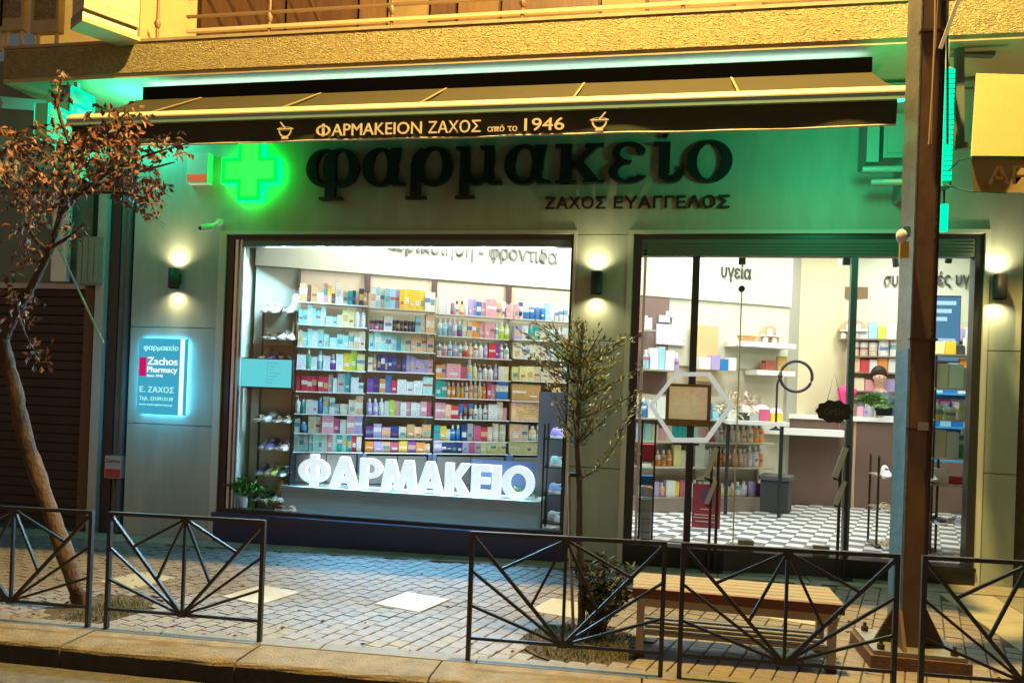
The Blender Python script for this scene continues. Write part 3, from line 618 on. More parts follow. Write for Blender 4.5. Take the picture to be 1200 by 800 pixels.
# ------------------------------------------------------------------ product meshes (unit size)
def lathe_pts(prof, m_split=None): pass
PM = {}
PM['box'] = MB().box(-.5, .5, -.5, .5, 0, 1).mesh('product_carton', PACK)
PM['bottle'] = MB().lathe([(.46, 0), (.5, .03), (.5, .66), (.38, .74), (.2, .77)], 10, m=0).lathe([(.24, .77), (.24, .98), (.2, 1)], 8, m=1).mesh('product_bottle', [PACK, CAPW])
PM['pump'] = MB().lathe([(.46, 0), (.5, .03), (.5, .62), (.3, .7), (.16, .73)], 10, m=0).lathe([(.18, .73), (.18, .82), (.06, .83), (.06, .94)], 8, m=1).box(-.5, .1, -.1, .1, .93, 1, 1).mesh('product_pump_bottle', [PACK, CAPW])
PM['tube'] = MB().lathe([(.34, 0), (.34, .2)], 8, m=1).lathe([(.34, .2), (.42, .24), (.44, .6)], 8, m=0).add([(-.5, -.03, 1), (.5, -.03, 1), (.5, .03, 1), (-.5, .03, 1), (-.42, -.3, .6), (.42, -.3, .6), (.42, .3, .6), (-.42, .3, .6)], [(0, 1, 2, 3), (4, 5, 1, 0), (6, 7, 3, 2), (5, 6, 2, 1), (7, 4, 0, 3)], 0).mesh('product_tube', [PACK, CAPW])
PM['tub'] = MB().lathe([(.46, 0), (.48, .04), (.46, .68)], 10, m=0).lathe([(.5, .68), (.5, .95), (.46, 1)], 10, m=1).mesh('product_tub', [PACK, CAPW])
PM['roll'] = MB().lathe([(.5, 0), (.5, 1)], 10, m=0).mesh('product_cylinder', [PACK])
PMD = {}
for k in ('bottle', 'pump', 'tube', 'tub'):
    me = PM[k].copy(); me.materials[1] = mat('cap_dark', (.03, .03, .04), .4); PMD[k] = me
CL = dict(W=('white', (.85, .87, .88)), C=('cream', (.80, .72, .55)), M=('pale mint', (.45, .78, .72)), T=('teal', (.02, .42, .42)), B=('blue', (.02, .22, .62)), L=('light blue', (.35, .68, .85)), N=('navy', (.03, .05, .20)),
          V=('lilac', (.50, .40, .75)), U=('purple', (.25, .06, .40)), P=('pink', (.85, .40, .48)), R=('red', (.72, .05, .08)), K=('dark', (.05, .05, .06)), O=('orange', (.90, .33, .06)), Y=('yellow', (.90, .62, .06)),
          G=('lime', (.55, .75, .08)), E=('green', (.10, .45, .20)), S=('grey', (.45, .48, .50)), A=('tan', (.62, .36, .15)), D=('brown', (.22, .09, .04)), H=('peach', (.90, .58, .36)), F=('rose', (.62, .12, .25)), Z=('pale yellow', (.88, .80, .38)))
KN = dict(box='carton', bottle='bottle', pump='pump bottle', tube='tube', tub='tub', roll='cylinder'); KK = dict(b='box', o='bottle', p='pump', t='tube', j='tub', r='roll')
NTH = ['first', 'second', 'third', 'fourth', 'fifth', 'sixth', 'seventh', 'eighth', 'ninth', 'tenth', 'eleventh', 'twelfth', 'thirteenth', 'fourteenth', 'fifteenth', 'sixteenth', 'seventeenth', 'eighteenth', 'nineteenth', 'twentieth']
rpz = random.Random(21); NB = [0]; STUFF = []
def row(spec, M, u0, u1, z, where, off=.14, hs=1.0, stretch=True, grp='products on the shop shelves', rotz=0):
    """spec: tokens kind+colour*count:width:height (cm), capital X after colour = dark cap; M places local (u,-off,z)"""
    items = []
    for tk in spec.split():
        a, wd, ht = tk.split(':'); n = 1
        if '*' in a: a, n = a.split('*')
        for _ in range(int(n)): items.append((a, float(wd)/100, float(ht)/100*hs))
    tot = sum(i[1] for i in items); k = (u1-u0)/tot if stretch else min(1, (u1-u0)/tot); u = u0; ang = math.atan2(M[1][0], M[0][0])
    for i, (a, wd, ht) in enumerate(items):
        kind = KK[a[0]]; cn, col = CL[a[1]]; dark = a.endswith('X'); wd *= k
        if kind == 'box':
            NB[0] += 1
            if NB[0] > 285:
                j = rpz.uniform(.9, 1.08); STUFF.append((M@Matrix.Translation((u+wd/2, -off, z)), wd*.94, min(.09, max(.04, wd*.8)), ht, [min(1, v*j) for v in col])); u += wd; continue
        me = (PMD if dark and kind in PMD else PM)[kind]
        o = link('product_'+KN[kind].replace(' ', '_'), me, None, loc=M@Vector((u+wd/2, -off-rpz.uniform(-.012, .012), z)), rz=ang+rpz.uniform(-.06, .06)+rotz)
        dp = min(wd*.94, .09) if kind != 'box' else min(.09, max(.04, wd*.8))
        o.scale = (wd*.97, dp, ht*rpz.uniform(.97, 1.03)); j = rpz.uniform(.9, 1.08)
        o.color = (min(1, col[0]*j), min(1, col[1]*j), min(1, col[2]*j), 1)
        tag(o, '%s %s, %s from left, %s' % (cn, KN[kind], NTH[i] if i < 20 else 'last' if i == len(items)-1 else 'last but one', where), KN[kind], grp); u += wd
# ------------------------------------------------------------------ wall shelving, four bays
GLS = glassmat('shelf_glass', (.80, .90, .87), 1.5)
bays = [(.44, 1.20), (1.20, 1.97), (1.97, 2.87), (2.87, 3.95)]
zp = [[2.47, 2.23, 1.99, 1.75, 1.51, 1.27, 1.06, .86], [2.46, 2.21, 1.99, 1.76, 1.52, 1.27, 1.02, .86], [2.44, 2.19, 1.96, 1.71, 1.49, 1.25, 1.0, .86], [2.44, 2.20, 1.98, 1.72, 1.48, 1.25, 1.02, .86]]
UPR = mat('dark_upright', (.42, .36, .30), .5); BLUEP = mat('blue_grey_drawer', (.07, .13, .26), .5)
names = ['leftmost wall bay', 'second wall bay', 'third wall bay', 'fourth wall bay']
specs = [
 ['bA:9:16 bD:5:15 bA:8:16 bC:7:9 bP:5:17 bY:5:16 bD:5:9 bW:5:20 bW:4:12 bC:6:11 bT:6:12 bK:4:13 bW:4:12 bK:6:15 bA:4:12',
  'bM*2:5:13 bW:5:17 bM:5:15 bM:5:13 bW:6:17 bM:7:8 bM:6:8 bC:6:10 bZ*2:7:15 oW*2:7:18',
  'bH:5:14 bM:5:13 bM:5:15 bW:6:14 bM:6:15 bM:6:12 bM:8:9 bM:7:12 bM:6:12 bC:6:15 bH:6:15 bC:6:16',
  'bW:9:12 oE:5:17 bW:6:11 oL:6:17 bW:7:12 oU:6:13 bW:7:14 bY:8:15 bG:6:18 bZ:8:15',
  'bR*6:6:13 bS:5:15 bW:5:12 bS:8:16 bT:7:17 bW:9:13 bW:6:9',
  'pW:5:15 oT:5:12 bW:6:12 bW:5:11 oB:5:14 bM:6:15 bW:5:14 bS:5:9 bC:8:9 bC:7:13 bH:7:16',
  'bW:4:12 oB:6:9 bC:5:14 bC:5:14 bP:9:15 bF:5:13 bW:5:12 bP:6:16 bV:6:16',
  'bM*3:5:16 bL:4:16 bM*2:5:16 bW:5:15 bP:5:15 bM:5:16 bT:5:16 bM:5:16 bT:5:15 bR:5:15 bW:5:13'],
 ['bW:6:17 bL:5:18 bC:5:18 bL*2:6:18 bV:5:17 bY*5:6:18 bW*2:6:17',
  'jFX*3:6:9 bW:11:13 jKX*6:5:10 bL:7:15 bC:6:13 bH:12:17',
  'bM:6:14 bM:7:16 bM*3:6:15 bT:5:12 bM:5:15 bC:6:15 bH*2:6:15 bC:6:18 bH:8:14',
  'bC:5:12 oA:5:15 bN*4:4:15 bN:5:14 bK:6:16 bN:5:15 bV:5:16 bV:5:14 bV*3:5:12 bP:5:12',
  'bU:6:12 bN:6:14 bO:6:12 bB:6:15 bR:6:11 bW:9:12 bW:8:11 bW:9:12 bM:10:15',
  'oV*2:6:14 oW:6:15 bW:5:13 bG:5:14 bP:6:13 bW:6:12 bP:5:12 bW*2:5:12 bP:6:13 bF:5:13',
  'bU:8:10 bV:8:12 bP:9:9 bN:9:10 bC:8:10 bA:8:12 bH:8:10 bA:9:12',
  'bO:9:9 bV:9:9 bH:8:9 bF:9:9 bY:9:10 bU:9:10 bO:9:9 bH:6:8'],
 ['bW*3:5:17 oF:5:15 oWX:6:13 oAX:6:13 pW:5:16 bV*2:5:15 bB:6:13 bP:5:13 bP:14:16 bH:7:13 tW:6:15 bP:6:13',
  'oL*2:6:16 oV*2:6:16 oU:6:15 bC:6:16 bH:6:15 bO*2:5:15 bP*3:6:15 oW:6:14 oG:7:16 oG:7:15',
  'pW:6:15 pP:6:15 oL:6:14 oV:6:14 pW:6:15 oR:6:14 oH:6:14 pW*2:6:15 pV:6:15 bR:8:14 bU:5:14 oW:6:14 pW:6:14',
  'bO:6:12 bH:5:12 bP:16:13 bF:7:11 oL:7:17 oZ:6:15 pW*3:6:14 oV:6:15 bW:6:13 bZ:6:13',
  'bT:8:16 bT:6:15 oO*4:6:14 oW:5:14 oH*3:6:16 oO:6:15 bF:6:16 bP:6:13 bB:16:17',
  'bP:10:14 bH:6:13 bR:8:12 tB:5:14 tR:5:14 tB:5:14 oW*3:5:13 bW:9:14 bC:6:16 bP:5:11',
  'bT:6:13 bY:6:13 bW:4:10 oB*2:5:14 bN:6:14 bS:6:15 bF:7:14 bR:7:13 bC:5:13 rC*2:7:16',
  'bV:8:13 bN*4:5:9 bV:6:10 bF:6:11 bS:6:12 bZ*5:5:10'],
 ['bP:6:13 tN:6:16 oB*4:7:16 bL:6:17 oW*3:6:15 bW*4:5:15 bC:9:17 bW:8:18 bW:6:16',
  'bV:9:12 bW:7:13 oT:7:15 bT:6:13 bC:6:14 oW*3:6:14 bW*5:6:14 bW:8:15',
  'bC:8:14 bW:7:13 bC:8:14 bW*2:7:12 bM:7:13 bT:8:14 bM:8:14 bC:8:12 bH:7:14',
  'bZ*3:7:13 bC*3:7:13 bH:8:13 bM:8:14 bC:8:13 bM:8:13 bC:8:12',
  'bA:14:16 bA:13:15 bC:12:9 bH:12:13 bA:16:14 bC:12:13',
  'bH:24:16 bA:12:14 bC:12:15 bH:14:14',
  'bH:8:15 bC:5:14 oW:6:13 bW*3:6:14 bF:6:15 bC:8:14 bH:8:14',
  'bZ*5:5:11 bH*5:6:11 bA*3:6:10']]
rows_n = ['top shelf', 'second shelf', 'third shelf', 'fourth shelf', 'fifth shelf', 'sixth shelf', 'seventh shelf', 'lowest shelf']
for bi, (u0, u1) in enumerate(bays):
    W = u1-u0; o = ML@Vector((u0, 0, .2)); BD = [.10, .24, .30, .30][bi]
    t = thing('wall_shelving', o, ['wall shelving bay nearest the shoe rack, fragrance boxes on top', 'second wall shelving bay, yellow and turquoise cartons on its top shelf', 'third wall shelving bay, teal cartons and orange bottles midway', 'wall shelving bay nearest the middle pillar, tan parcels on lower shelves'][bi], 'shelving', 'glass shelving bays along the long wall', rz=TH)
    def lp(name, m, b): return link(name, b.mesh(name, m), t, loc=(0, 0, 0))
    lp('back_panel', TANW, MB().box(.0, W-.002, -.012, .02, .6, 2.64))
    for X in (.0, W-.03): lp('upright', UPR, MB().box(X+.008, X+.022, -.04, -.013, 0, 2.45)); lp('upright_cap', mat('cap_brown', (.10, .06, .05), .5), MB().box(X, X+.03, -.05, -.013, 2.451, 2.65))
    for z in zp[bi]:
        lp('shelf', GLS, MB().box(.01, W-.01, -.28, -.02, z-.2-.008, z-.2)); lp('shelf_lip', mat('shelf_lip', (.72, .76, .72), .3), MB().box(.01, W-.01, -.284, -.281, z-.2-.010, z-.2+.001))
    for k in range(2): lp('drawer', mat('drawer_beige', (.13, .135, .13), .5), MB().box(.05+k*(W-.1)/2, .04+(k+1)*(W-.1)/2, -BD, -.02, .05, .30)).color = (1, 1, 1, 1); lp('drawer', mat('drawer_beige', (1, 1, 1)), MB().box(.05+k*(W-.1)/2, .04+(k+1)*(W-.1)/2, -BD, -.02, .31, .62))
    for X in (.0, W-.04): lp('base_post', BLUEP, MB().box(X, X+.04, -BD-.01, -.03, 0, .65))
    for ri, sp in enumerate(specs[bi]): row(sp, ML, u0+.02, u1-.02, zp[bi][ri]+.001, '%s, %s' % (rows_n[ri], names[bi]), off=.19, hs=1.28)
# dense back rows: darker goods standing behind the front row
# ------------------------------------------------------------------ gondola behind the entrance
t = thing('gondola_shelving', ML@Vector((4.46, -.15, .2)), 'low brown based shelving run behind the entrance with baby and skin products', 'shelving', rz=TH)
def lp(name, m, b): return link(name, b.mesh(name, m), t, loc=(0, 0, 0))
lp('base_plinth', mat('taupe_laminate', (.24, .18, .15), .5), MB().box(0, 1.86, -.36, .1, .0, .17)); lp('back_panel', mat('beige_panel', (.55, .50, .38), .7), MB().box(0, 1.86, .0, .03, .17, 1.42))
for z in (.54, .85, 1.13): lp('shelf', mat('greige_shelf', (.42, .40, .34), .4), MB().box(.0, 1.9, -.30, -.002, z-.018, z))
for X in (0, .92, 1.83): lp('upright', UPR, MB().box(X, X+.03, -.03, -.003, .17, 1.42))
for z, sp, rn in ((.371, 'bW:8:10 oO:7:17 bV:7:14 oP:7:13 bW:10:15 bY:5:14 bF:7:15 bW:7:13 oW:6:15 oC:6:14 bW:6:14 oG*3:6:12 oH:6:12 oC:6:13 oW:7:14 oW:7:14 bV:8:14 bU:12:12', 'bottom tier of entrance shelving'),
                  (.741, 'bK:5:10 bW:11:14 bO:6:12 oO*3:7:15 bZ:9:20 bC:8:15 jKX:9:16 bW:12:22 bW:6:16 oO*5:6:17 oH*2:7:17 oC:6:17 oW*2:7:20 oO:7:17', 'second tier of entrance shelving'),
                  (1.051, 'bL:7:16 bM:8:16 bC:8:15 bP:8:12 bC:7:15 bT*3:6:14 bW:6:12 bM:7:14 bP:8:17 oY:5:16 oR:6:14 oW*3:6:16 oC*3:7:16 oH:8:18 oO*2:7:18', 'third tier of entrance shelving'),
                  (1.331, 'oB:9:24 bW:9:22 bW:12:26 bV:8:20 bW:9:22 bP:8:18 bY:9:22 bS:9:26 bB:8:20 bL:8:14 bT:8:15 bS:10:14 bW:9:20 bC:12:14 oT:8:20 bC:8:14', 'top tier of entrance shelving')):
    row(sp, ML, 4.5, 6.3, z, rn, off=.33 if z < .5 else .28, hs=1.0 if z > 1.2 else 1.3)
for (pa_, pb_, py_, spq, nm_) in ((757, 800, 432, 'oL:8:22 bW:10:24 bL:9:26 bW:12:22 oV:8:20', 'upper'), (757, 800, 386, 'bW:9:16 bW:9:14', 'top')):
    ua, z_ = onL(pa_, py_, .3); ub, _ = onL(pb_, py_, .3); ub = ub if nm_ == 'upper' else ua+.12
    q = tag(LB(MB(), ua, ub, .02, .34, z_-.02, z_).build('wall_shelf', mat('greige_shelf', (1, 1, 1))), '%s small shelf of white packs just inside the left door frame' % nm_, 'shelf'); row(spq, ML, ua, ub, z_+.001, '%s small shelf inside left door frame' % nm_, off=.2, hs=1.1)
# upper wall fittings beyond the bays
def LBX(u0, u1, o0, o1, z0, z1, name, m, par=si): return LB(MB(), u0, u1, o0, o1, z0, z1).build(name, m, par)
LBX(4.15, 5.02, .003, .02, 1.4, 2.855, 'brown_wall_panel', mat('mocha_panel', (.20, .13, .11), .6))
t = thing('poster_group', ML@Vector((4.75, -.05, 2.1)), 'cluster of white notices and packs on brown panel inside the entrance', 'poster')
for (a, c, z0, z1) in ((770, 787, 379, 404), (788, 803, 372, 405), (773, 785, 369, 378), (781, 791, 364, 372)):
    ua, zt = onL(a, z0, .05); ub, zb = onL(c, z1, .05); LB(MB(), ua, ub, .025, .05, zb, zt).build('notice', mat('white_print', (.85, .82, .86), .6, 0, .5, 30, col2=(.5, .45, .6)), t)
ua, zt = onL(815, 381, .12); ub, zb = onL(840, 420, .12)
t = tag(LB(MB(), ua, ub, .03, .14, zb-.3, zt, 0).build('tan_cabinet', mat('honey_wood', (.75, .52, .25), .5, 0, .1, 5)), 'honey coloured wall cabinet left of the white floating shelves', 'cabinet')
row('bW:9:15 bV:7:18 bB:6:14 bW:6:16', ML, ua-.02, ub+.2, zb-.3+.15, 'in front of the honey wall cabinet', off=.22)
for (a, c, pt, pb, o1, lb_) in ((865, 933, 399, 409, .32, 'upper white floating shelf on the cream wall'), (888, 932, 433, 441, .28, 'lower white floating shelf on the cream wall')):
    ua, zt = onL(a, pt, o1); ub, zb = onL(c, pb, o1); tag(LB(MB(), ua, ub, .005, o1, zb, zt).build('floating_shelf', WHITE), lb_, 'shelf')
    if pt < 410: US = (ua, ub, zt)
    else: US2 = (ua, ub, zt)
# things on the floating shelves
def domed(u, z, off, M, lab, w_=.30, h=.24):
    t = thing('arched_display', M@Vector((u, -off, z)), lab, 'display', 'arched white displays')
    b = MB(); n = 12; pts = [(-w_/2, 0)]+[(-w_/2*math.cos(PI*i/n), h*.45+h*.55*math.sin(PI*i/n)) for i in range(n+1)]+[(w_/2, 0)]
    link('arch_back', b.prism(pts, .02, .04).mesh('arch_back', mat('kraft_board', (.55, .38, .22), .7)), t, loc=(0, 0, 0), rz=0)
    link('tier', MB().box(-w_/2, w_/2, -.07, .02, h*.38, h*.44).mesh('tier', WHITE), t, loc=(0, 0, 0))
    for k in range(4): link('jar', MB().lathe([(.03, 0), (.034, .03), (.034, .06), (.02, .08)], 8).mesh('jar', WHITE), t, loc=(-w_/2+.05+k*.065, -.03, h*.44 if k % 2 else .0))
    t.rotation_euler.z = math.atan2(M[1][0], M[0][0]); return t
domed(US[1]-.28, US[2], .16, ML, 'arched display with white jars on the upper floating shelf')
t = tag(link('wicker_basket', MB().lathe([(.10, 0), (.14, .07), (.145, .08)], 12, sy=.6).mesh('wicker_basket', mat('wicker', (.65, .36, .14), .8, 0, .4, 40)), None, loc=ML@Vector((US[0]+.22, -.18, US[2])), rz=TH), 'low orange wicker basket on the upper floating shelf', 'basket')
u = (US2[0]+US2[1])/2
t = tag(link('toy_box', MB().box(-.07, .07, -.05, .05, 0, .13).box(-.11, -.07, -.04, .04, 0, .09).mesh('toy_box', mat('brick_red_print', (.45, .12, .09), .6, 0, .5, 30)), None, loc=ML@Vector((u-.05, -.16, US2[2])), rz=TH), 'small brick red gift box on the lower floating shelf', 'box')
t = thing('picture_frame', ML@Vector((u+.2, -.1, US2[2])), 'small golden framed picture above the lower floating shelf', 'picture', rz=TH)
link('frame', MB().box(-.08, .08, -.01, .01, 0, .2).mesh('frame', mat('gilt', (.45, .28, .08), .4, .3)), t, loc=(0, 0, 0)); link('print', MB().box(-.06, .06, -.014, -.011, .02, .18).mesh('print', mat('print_gold', (.8, .5, .15), .6, 0, .5, 25)), t, loc=(0, 0, 0))
# ------------------------------------------------------------------ leaves helper
def leafmesh(b, c, d, L, W, rnd, m=0, up=None):
    d = d.normalized(); s = d.cross(Vector((rnd.uniform(-1, 1), rnd.uniform(-1, 1), rnd.uniform(-1, 1)))).normalized(); n = d.cross(s)*.15*L
    b.add([c, c+d*L*.5+s*W*.5+n, c+d*L, c+d*L*.5-s*W*.5+n], [(0, 1, 2, 3)], m)
GREEN = mat('houseplant_leaf', (.12, .28, .05), .5, 0, .5, 6); POTW = mat('white_ceramic', (.8, .8, .78), .3)
def potplant(loc, r, h, n, L, lab, pot=POTW, lm=GREEN, seed=1, spread=1.0, W=.03):
    rnd = random.Random(seed); t = thing('potted_plant', loc, lab, 'plant')
    link('pot', MB().lathe([(r*.75, 0), (r, h), (r*.86, h), (r*.8, h*.9)], 14).mesh('pot', pot), t, loc=(0, 0, 0)); b = MB()
    for k in range(n):
        a = rnd.uniform(0, 2*PI); el = rnd.uniform(.2, 1.3); d = Vector((math.cos(a)*math.cos(el)*spread, math.sin(a)*math.cos(el)*spread, math.sin(el))); p = Vector((0, 0, h*.9))
        for s in range(4): q = p+d*L*.28; b.tube([p, q], .0025, 4, cap=False); [leafmesh(b, q, d+Vector((rnd.uniform(-.9, .9), rnd.uniform(-.9, .9), rnd.uniform(-.3, .5))), L*.38, W, rnd) for _ in range(3)]; p = q; d.z -= .28
    link('foliage', b.mesh('foliage', lm), t, loc=(0, 0, 0)); return t
pp = at(283, 597, .1); potplant(Vector((pp.x, .13, .25)), .055, .12, 22, .26, 'leafy green plant in white pot at left corner of display window', seed=3)
# ------------------------------------------------------------------ shoes
def shoe(kind):
    b = MB()
    if kind == 'sneaker':
        sec = [(0, .026, .070), (.06, .034, .095), (.25, .034, .100), (.42, .036, .082), (.62, .043, .058), (.82, .042, .046), (.95, .030, .036), (1, .012, .024)]
    elif kind == 'boot': sec = [(0, .028, .16), (.08, .038, .20), (.30, .038, .20), (.42, .036, .11), (.62, .043, .065), (.82, .042, .05), (.95, .030, .038), (1, .012, .026)]
    else: sec = None
    out = [(0, -.022), (.0, .022), (.08, .034), (.3, .032), (.6, .044), (.85, .042), (.96, .028), (1, 0), (.96, -.028), (.85, -.042), (.6, -.044), (.3, -.030), (.08, -.034)]
    n = len(out); b.add([(y*1.06, -x*.27, z) for z in (0, .024) for x, y in out], [tuple(range(n-1, -1, -1)), tuple(range(n, 2*n))]+[(i, (i+1) % n, n+(i+1) % n, n+i) for i in range(n)], 1)
    if sec:
        K = 7; vs = []
        for t, w_, h in sec:
            for k in range(K): a = PI*k/(K-1); vs.append((-w_*math.cos(a), -t*.265-.003, .02+(h-.02)*math.sin(a)**.8))
        fs = [(i*K+k, i*K+k+1, (i+1)*K+k+1, (i+1)*K+k) for i in range(len(sec)-1) for k in range(K-1)]
        b.add(vs, fs+[tuple(range(K))], 0, True); b.box(-.018, .018, -.15, -.09, .075, .088, 1)
    else:
        for yc, wd in ((-.17, .035), (-.09, .03), (-.215, .02)):
            K = 7; vs = [(-.044*math.cos(PI*k/(K-1)), yc+s*wd, .024+.042*math.sin(PI*k/(K-1))) for s in (-.5, .5) for k in range(K)]
            b.add(vs, [(k, k+1, K+k+1, K+k) for k in range(K-1)], 0, True)
        b.box(-.03, .03, -.24, -.02, .024, .03, 0)
    return b.mesh('shoe', [OBJC, mat('shoe_sole', (.75, .72, .66), .6)])
SH = {k: shoe(k) for k in ('sneaker', 'boot', 'sandal')}; rs = random.Random(9)
SC_ = [('white', (.8, .8, .8)), ('beige', (.6, .45, .3)), ('brown', (.28, .14, .07)), ('black', (.04, .04, .05)), ('grey', (.4, .42, .45)), ('purple', (.25, .15, .5)), ('pink', (.75, .45, .45)), ('blue', (.15, .25, .45)), ('lime', (.55, .75, .1)), ('teal', (.25, .4, .4)), ('coral', (.85, .35, .2))]
SD = dict(SC_)
def shoes(x0, x1, y, z, items, where, tilt=0, ang=0):
    n = len(items)
    for i, (k, cn) in enumerate(items):
        o = link('shoe', SH[k], None, loc=(x0+(x1-x0)*(i+.5)/n, y+.13, z), rz=ang+rs.uniform(-.15, .15)); c = SD[cn]; o.color = (*c, 1)
        if tilt: o.rotation_euler.x = tilt
        tag(o, '%s %s, %s from left on the %s' % (cn, k, NTH[i], where), 'shoe', 'shoes displayed in the shop')
def rackthing(x0, x1, y0, y1, zs, ztop, lab, m=BLACK, deck=None, zb=.2):
    t = thing('shoe_rack', ((x0+x1)/2, (y0+y1)/2, zb), lab, 'rack')
    for X in (x0, x1):
        for Y in (y0, y1): MB().box(X-.009, X+.009, Y-.009, Y+.009, zb, ztop).build('post', m, t)
    for z in zs: MB().box(x0-.01, x1+.01, y0-.01, y1+.01, z-.014, z).build('shelf', deck or GLS, t)
    return t
xa, xb = -4.24, -3.86
zr = [at(320, y, .30).z for y in (364, 395, 421, 491, 523, 553, 583)]
rackthing(xa, xb, .28, .52, zr, zr[0], 'tall black shoe rack inside the window behind the small screen')
wr = ['top tier of tall rack', 'second tier of tall rack', 'third tier of tall rack', 'tier below the small screen', 'fifth tier of tall rack', 'sixth tier of tall rack', 'lowest tier of tall rack']
its = [' '.join(q.split()[:4]) for q in ['w:sneaker w:sneaker k:sandal w:boot w:sneaker', 'b:sandal n:sandal w:sneaker b:boot g:sneaker', 'b:boot u:sneaker n:sandal k:sandal p:sandal', 'b:sandal w:sneaker n:sandal b:sandal p:sneaker', 'g:sneaker u:sneaker g:sandal p:sneaker c:sandal', 'l:sneaker b:sneaker y:sneaker k:sneaker g:sneaker', 'k:sneaker k:sandal b:boot g:sneaker k:sneaker']]
CC = dict(w='white', k='black', n='brown', b='beige', g='grey', u='purple', p='pink', c='coral', l='blue', y='lime')
for z, s, wh in zip(zr, its, wr): shoes(xa, xb, .33, z+.001, [(x.split(':')[1], CC[x[0]]) for x in s.split()], wh, ang=rs.uniform(-.15, .15), tilt=.12)
shoes(-4.0, -3.75, .26, .216, [('sandal', 'brown'), ('sandal', 'beige')], 'window floor left of podium')
# right-hand rack in the display window
xa, xb = at(638, 550, .3).x, -.90
tag(MB().box(at(632, 460, .62).x, -.86, .62, .66, .22, at(640, 459, .62).z).build('display_board', mat('slate_board', (.12, .12, .13), .7, 0, .15, 8)), 'tall slate grey display board standing right of the white letters', 'board')
zr = [at(650, y, .3).z for y in (513, 546, 578, 611)]
t = rackthing(xa, xb, .22, .5, zr, at(650, 497, .3).z, 'slim sports shoe rack at right end of the display window', zb=.2)
for z, s, wh in zip(zr, ['u:sneaker w:sneaker', 't:sneaker g:sneaker', 'l:sneaker g:sneaker', 'g:sneaker t:sneaker'], ['top tier of slim rack', 'second tier of slim rack', 'third tier of slim rack', 'lowest tier of slim rack']):
    shoes(xa, xb, .28, z+.001, [(x.split(':')[1], dict(CC, t='teal')[x[0]]) for x in s.split()], wh, ang=1.1)
tag(MB().box(at(455, 535, .55).x+.9, at(632, 540, .7).x, .68, .70, .22, .84).build('blue_back_board', mat('blue_board', (.05, .12, .30), .5, 0, .4, 5)), 'blue printed board behind the last white letters', 'board')
# ------------------------------------------------------------------ podium and white letters
pdm = thing('display_podium', (-2.53, .4, .215), 'long low grey wood podium under the big white letters', 'podium')
POD = mat('grey_washed_wood', (.42, .56, .56), .55, 0, .25, 4, .1, 60, stretch=(.3, 1, 9))
MB().box(-3.93, -1.13, .24, .60, .218, .462).build('carcass', POD, pdm); MB().box(-3.935, -1.125, .235, .605, .464, .490).build('top_board', mat('pale_podium_top', (.36, .44, .43), .45), pdm)
bigl = thing('window_letters', (-2.48, .35, .49), 'large glowing white capital letters spelling pharmacy on the podium', 'letters')
LETE = mat('white_acrylic_letter', (.9, .9, .9), .4, emit=(.86, .95, 1), estr=.75)
xs_ = [(349, 385), (385, 420), (421, 447), (446, 489), (487, 520), (521, 551), (552, 575), (576, 587), (588, 627)]
def heavy(ch, x0, x1, z0, z1):
    b = MB(); W = x1-x0; H = z1-z0; k_ = [0]
    def P(pts): k_[0] += 1; b.prism([(x0+u*W, z0+v*H) for u, v in pts], .30-.0008*k_[0], .37)
    def R(a, c, d, e): P([(a, d), (c, d), (c, e), (a, e)])
    def ring(cx, cz, rx, rz, tx, tz, a0=0, a1=360):
        N = 40; k_[0] += 1; y = .30-.0008*k_[0]
        vs = []
        for i in range(N+1):
            t = math.radians(a0+(a1-a0)*i/N); co, so = math.cos(t), math.sin(t)
            for u, v in ((cx+rx*co, cz+rz*so), (cx+(rx-tx)*co, cz+(rz-tz)*so)): vs += [(x0+u*W, y, z0+v*H), (x0+u*W, .37, z0+v*H)]
        b.add(vs, [f for i in range(N) for f in ((i*4, i*4+2, i*4+6, i*4+4), (i*4, i*4+4, i*4+5, i*4+1), (i*4+2, i*4+3, i*4+7, i*4+6), (i*4+1, i*4+5, i*4+7, i*4+3))])
    if ch == 'Φ': ring(.5, .5, .5, .40, .24, .16); R(.38, .62, 0, 1.03)
    if ch == 'Ο': ring(.5, .5, .5, .52, .25, .22)
    if ch == 'Α': P([(0, 0), (.3, 0), (.62, 1), (.36, 1)]); P([(1, 0), (.70, 0), (.38, 1), (.64, 1)]); R(.25, .75, .17, .36)
    if ch == 'Ρ': R(0, .34, 0, 1); ring(.42, .68, .58, .32, .30, .16, -90, 90); R(.3, .45, .84, 1); R(.3, .45, .36, .52)
    if ch == 'Μ': P([(0, 0), (.24, 0), (.36, 1), (.13, 1)]); P([(1, 0), (.76, 0), (.64, 1), (.87, 1)]); P([(.18, 1), (.36, 1), (.58, .05), (.42, .05)]); P([(.82, 1), (.64, 1), (.42, .05), (.58, .05)])
    if ch == 'Κ': R(0, .33, 0, 1); P([(.25, .5), (.62, 1), (1, 1), (.55, .48)]); P([(.25, .55), (.55, .58), (1.02, 0), (.62, 0)])
    if ch == 'Ε': R(0, .42, 0, 1); R(.3, 1, .78, 1); R(.3, .95, .40, .60); R(.3, 1, 0, .22)
    if ch == 'Ι': R(0, 1, 0, 1)
    return b.build('letter', LETE, bigl)
for ch, (a, c) in zip('ΦΑΡΜΑΚΕΙΟ', xs_): heavy(ch, at(a, 560, .30).x, at(c-.7, 560, .30).x, .491, .825)
light('AREA', 'letter_glow', (-2.5, .285, .66), 95, (.27, .64, 1), (0, -1, 0), shape='RECTANGLE', size=2.5, size_y=.3)
light('AREA', 'letter_back_glow', (-2.5, .39, .66), 9, (.85, .95, 1), (0, .9, .35), shape='RECTANGLE', size=2.4, size_y=.25)
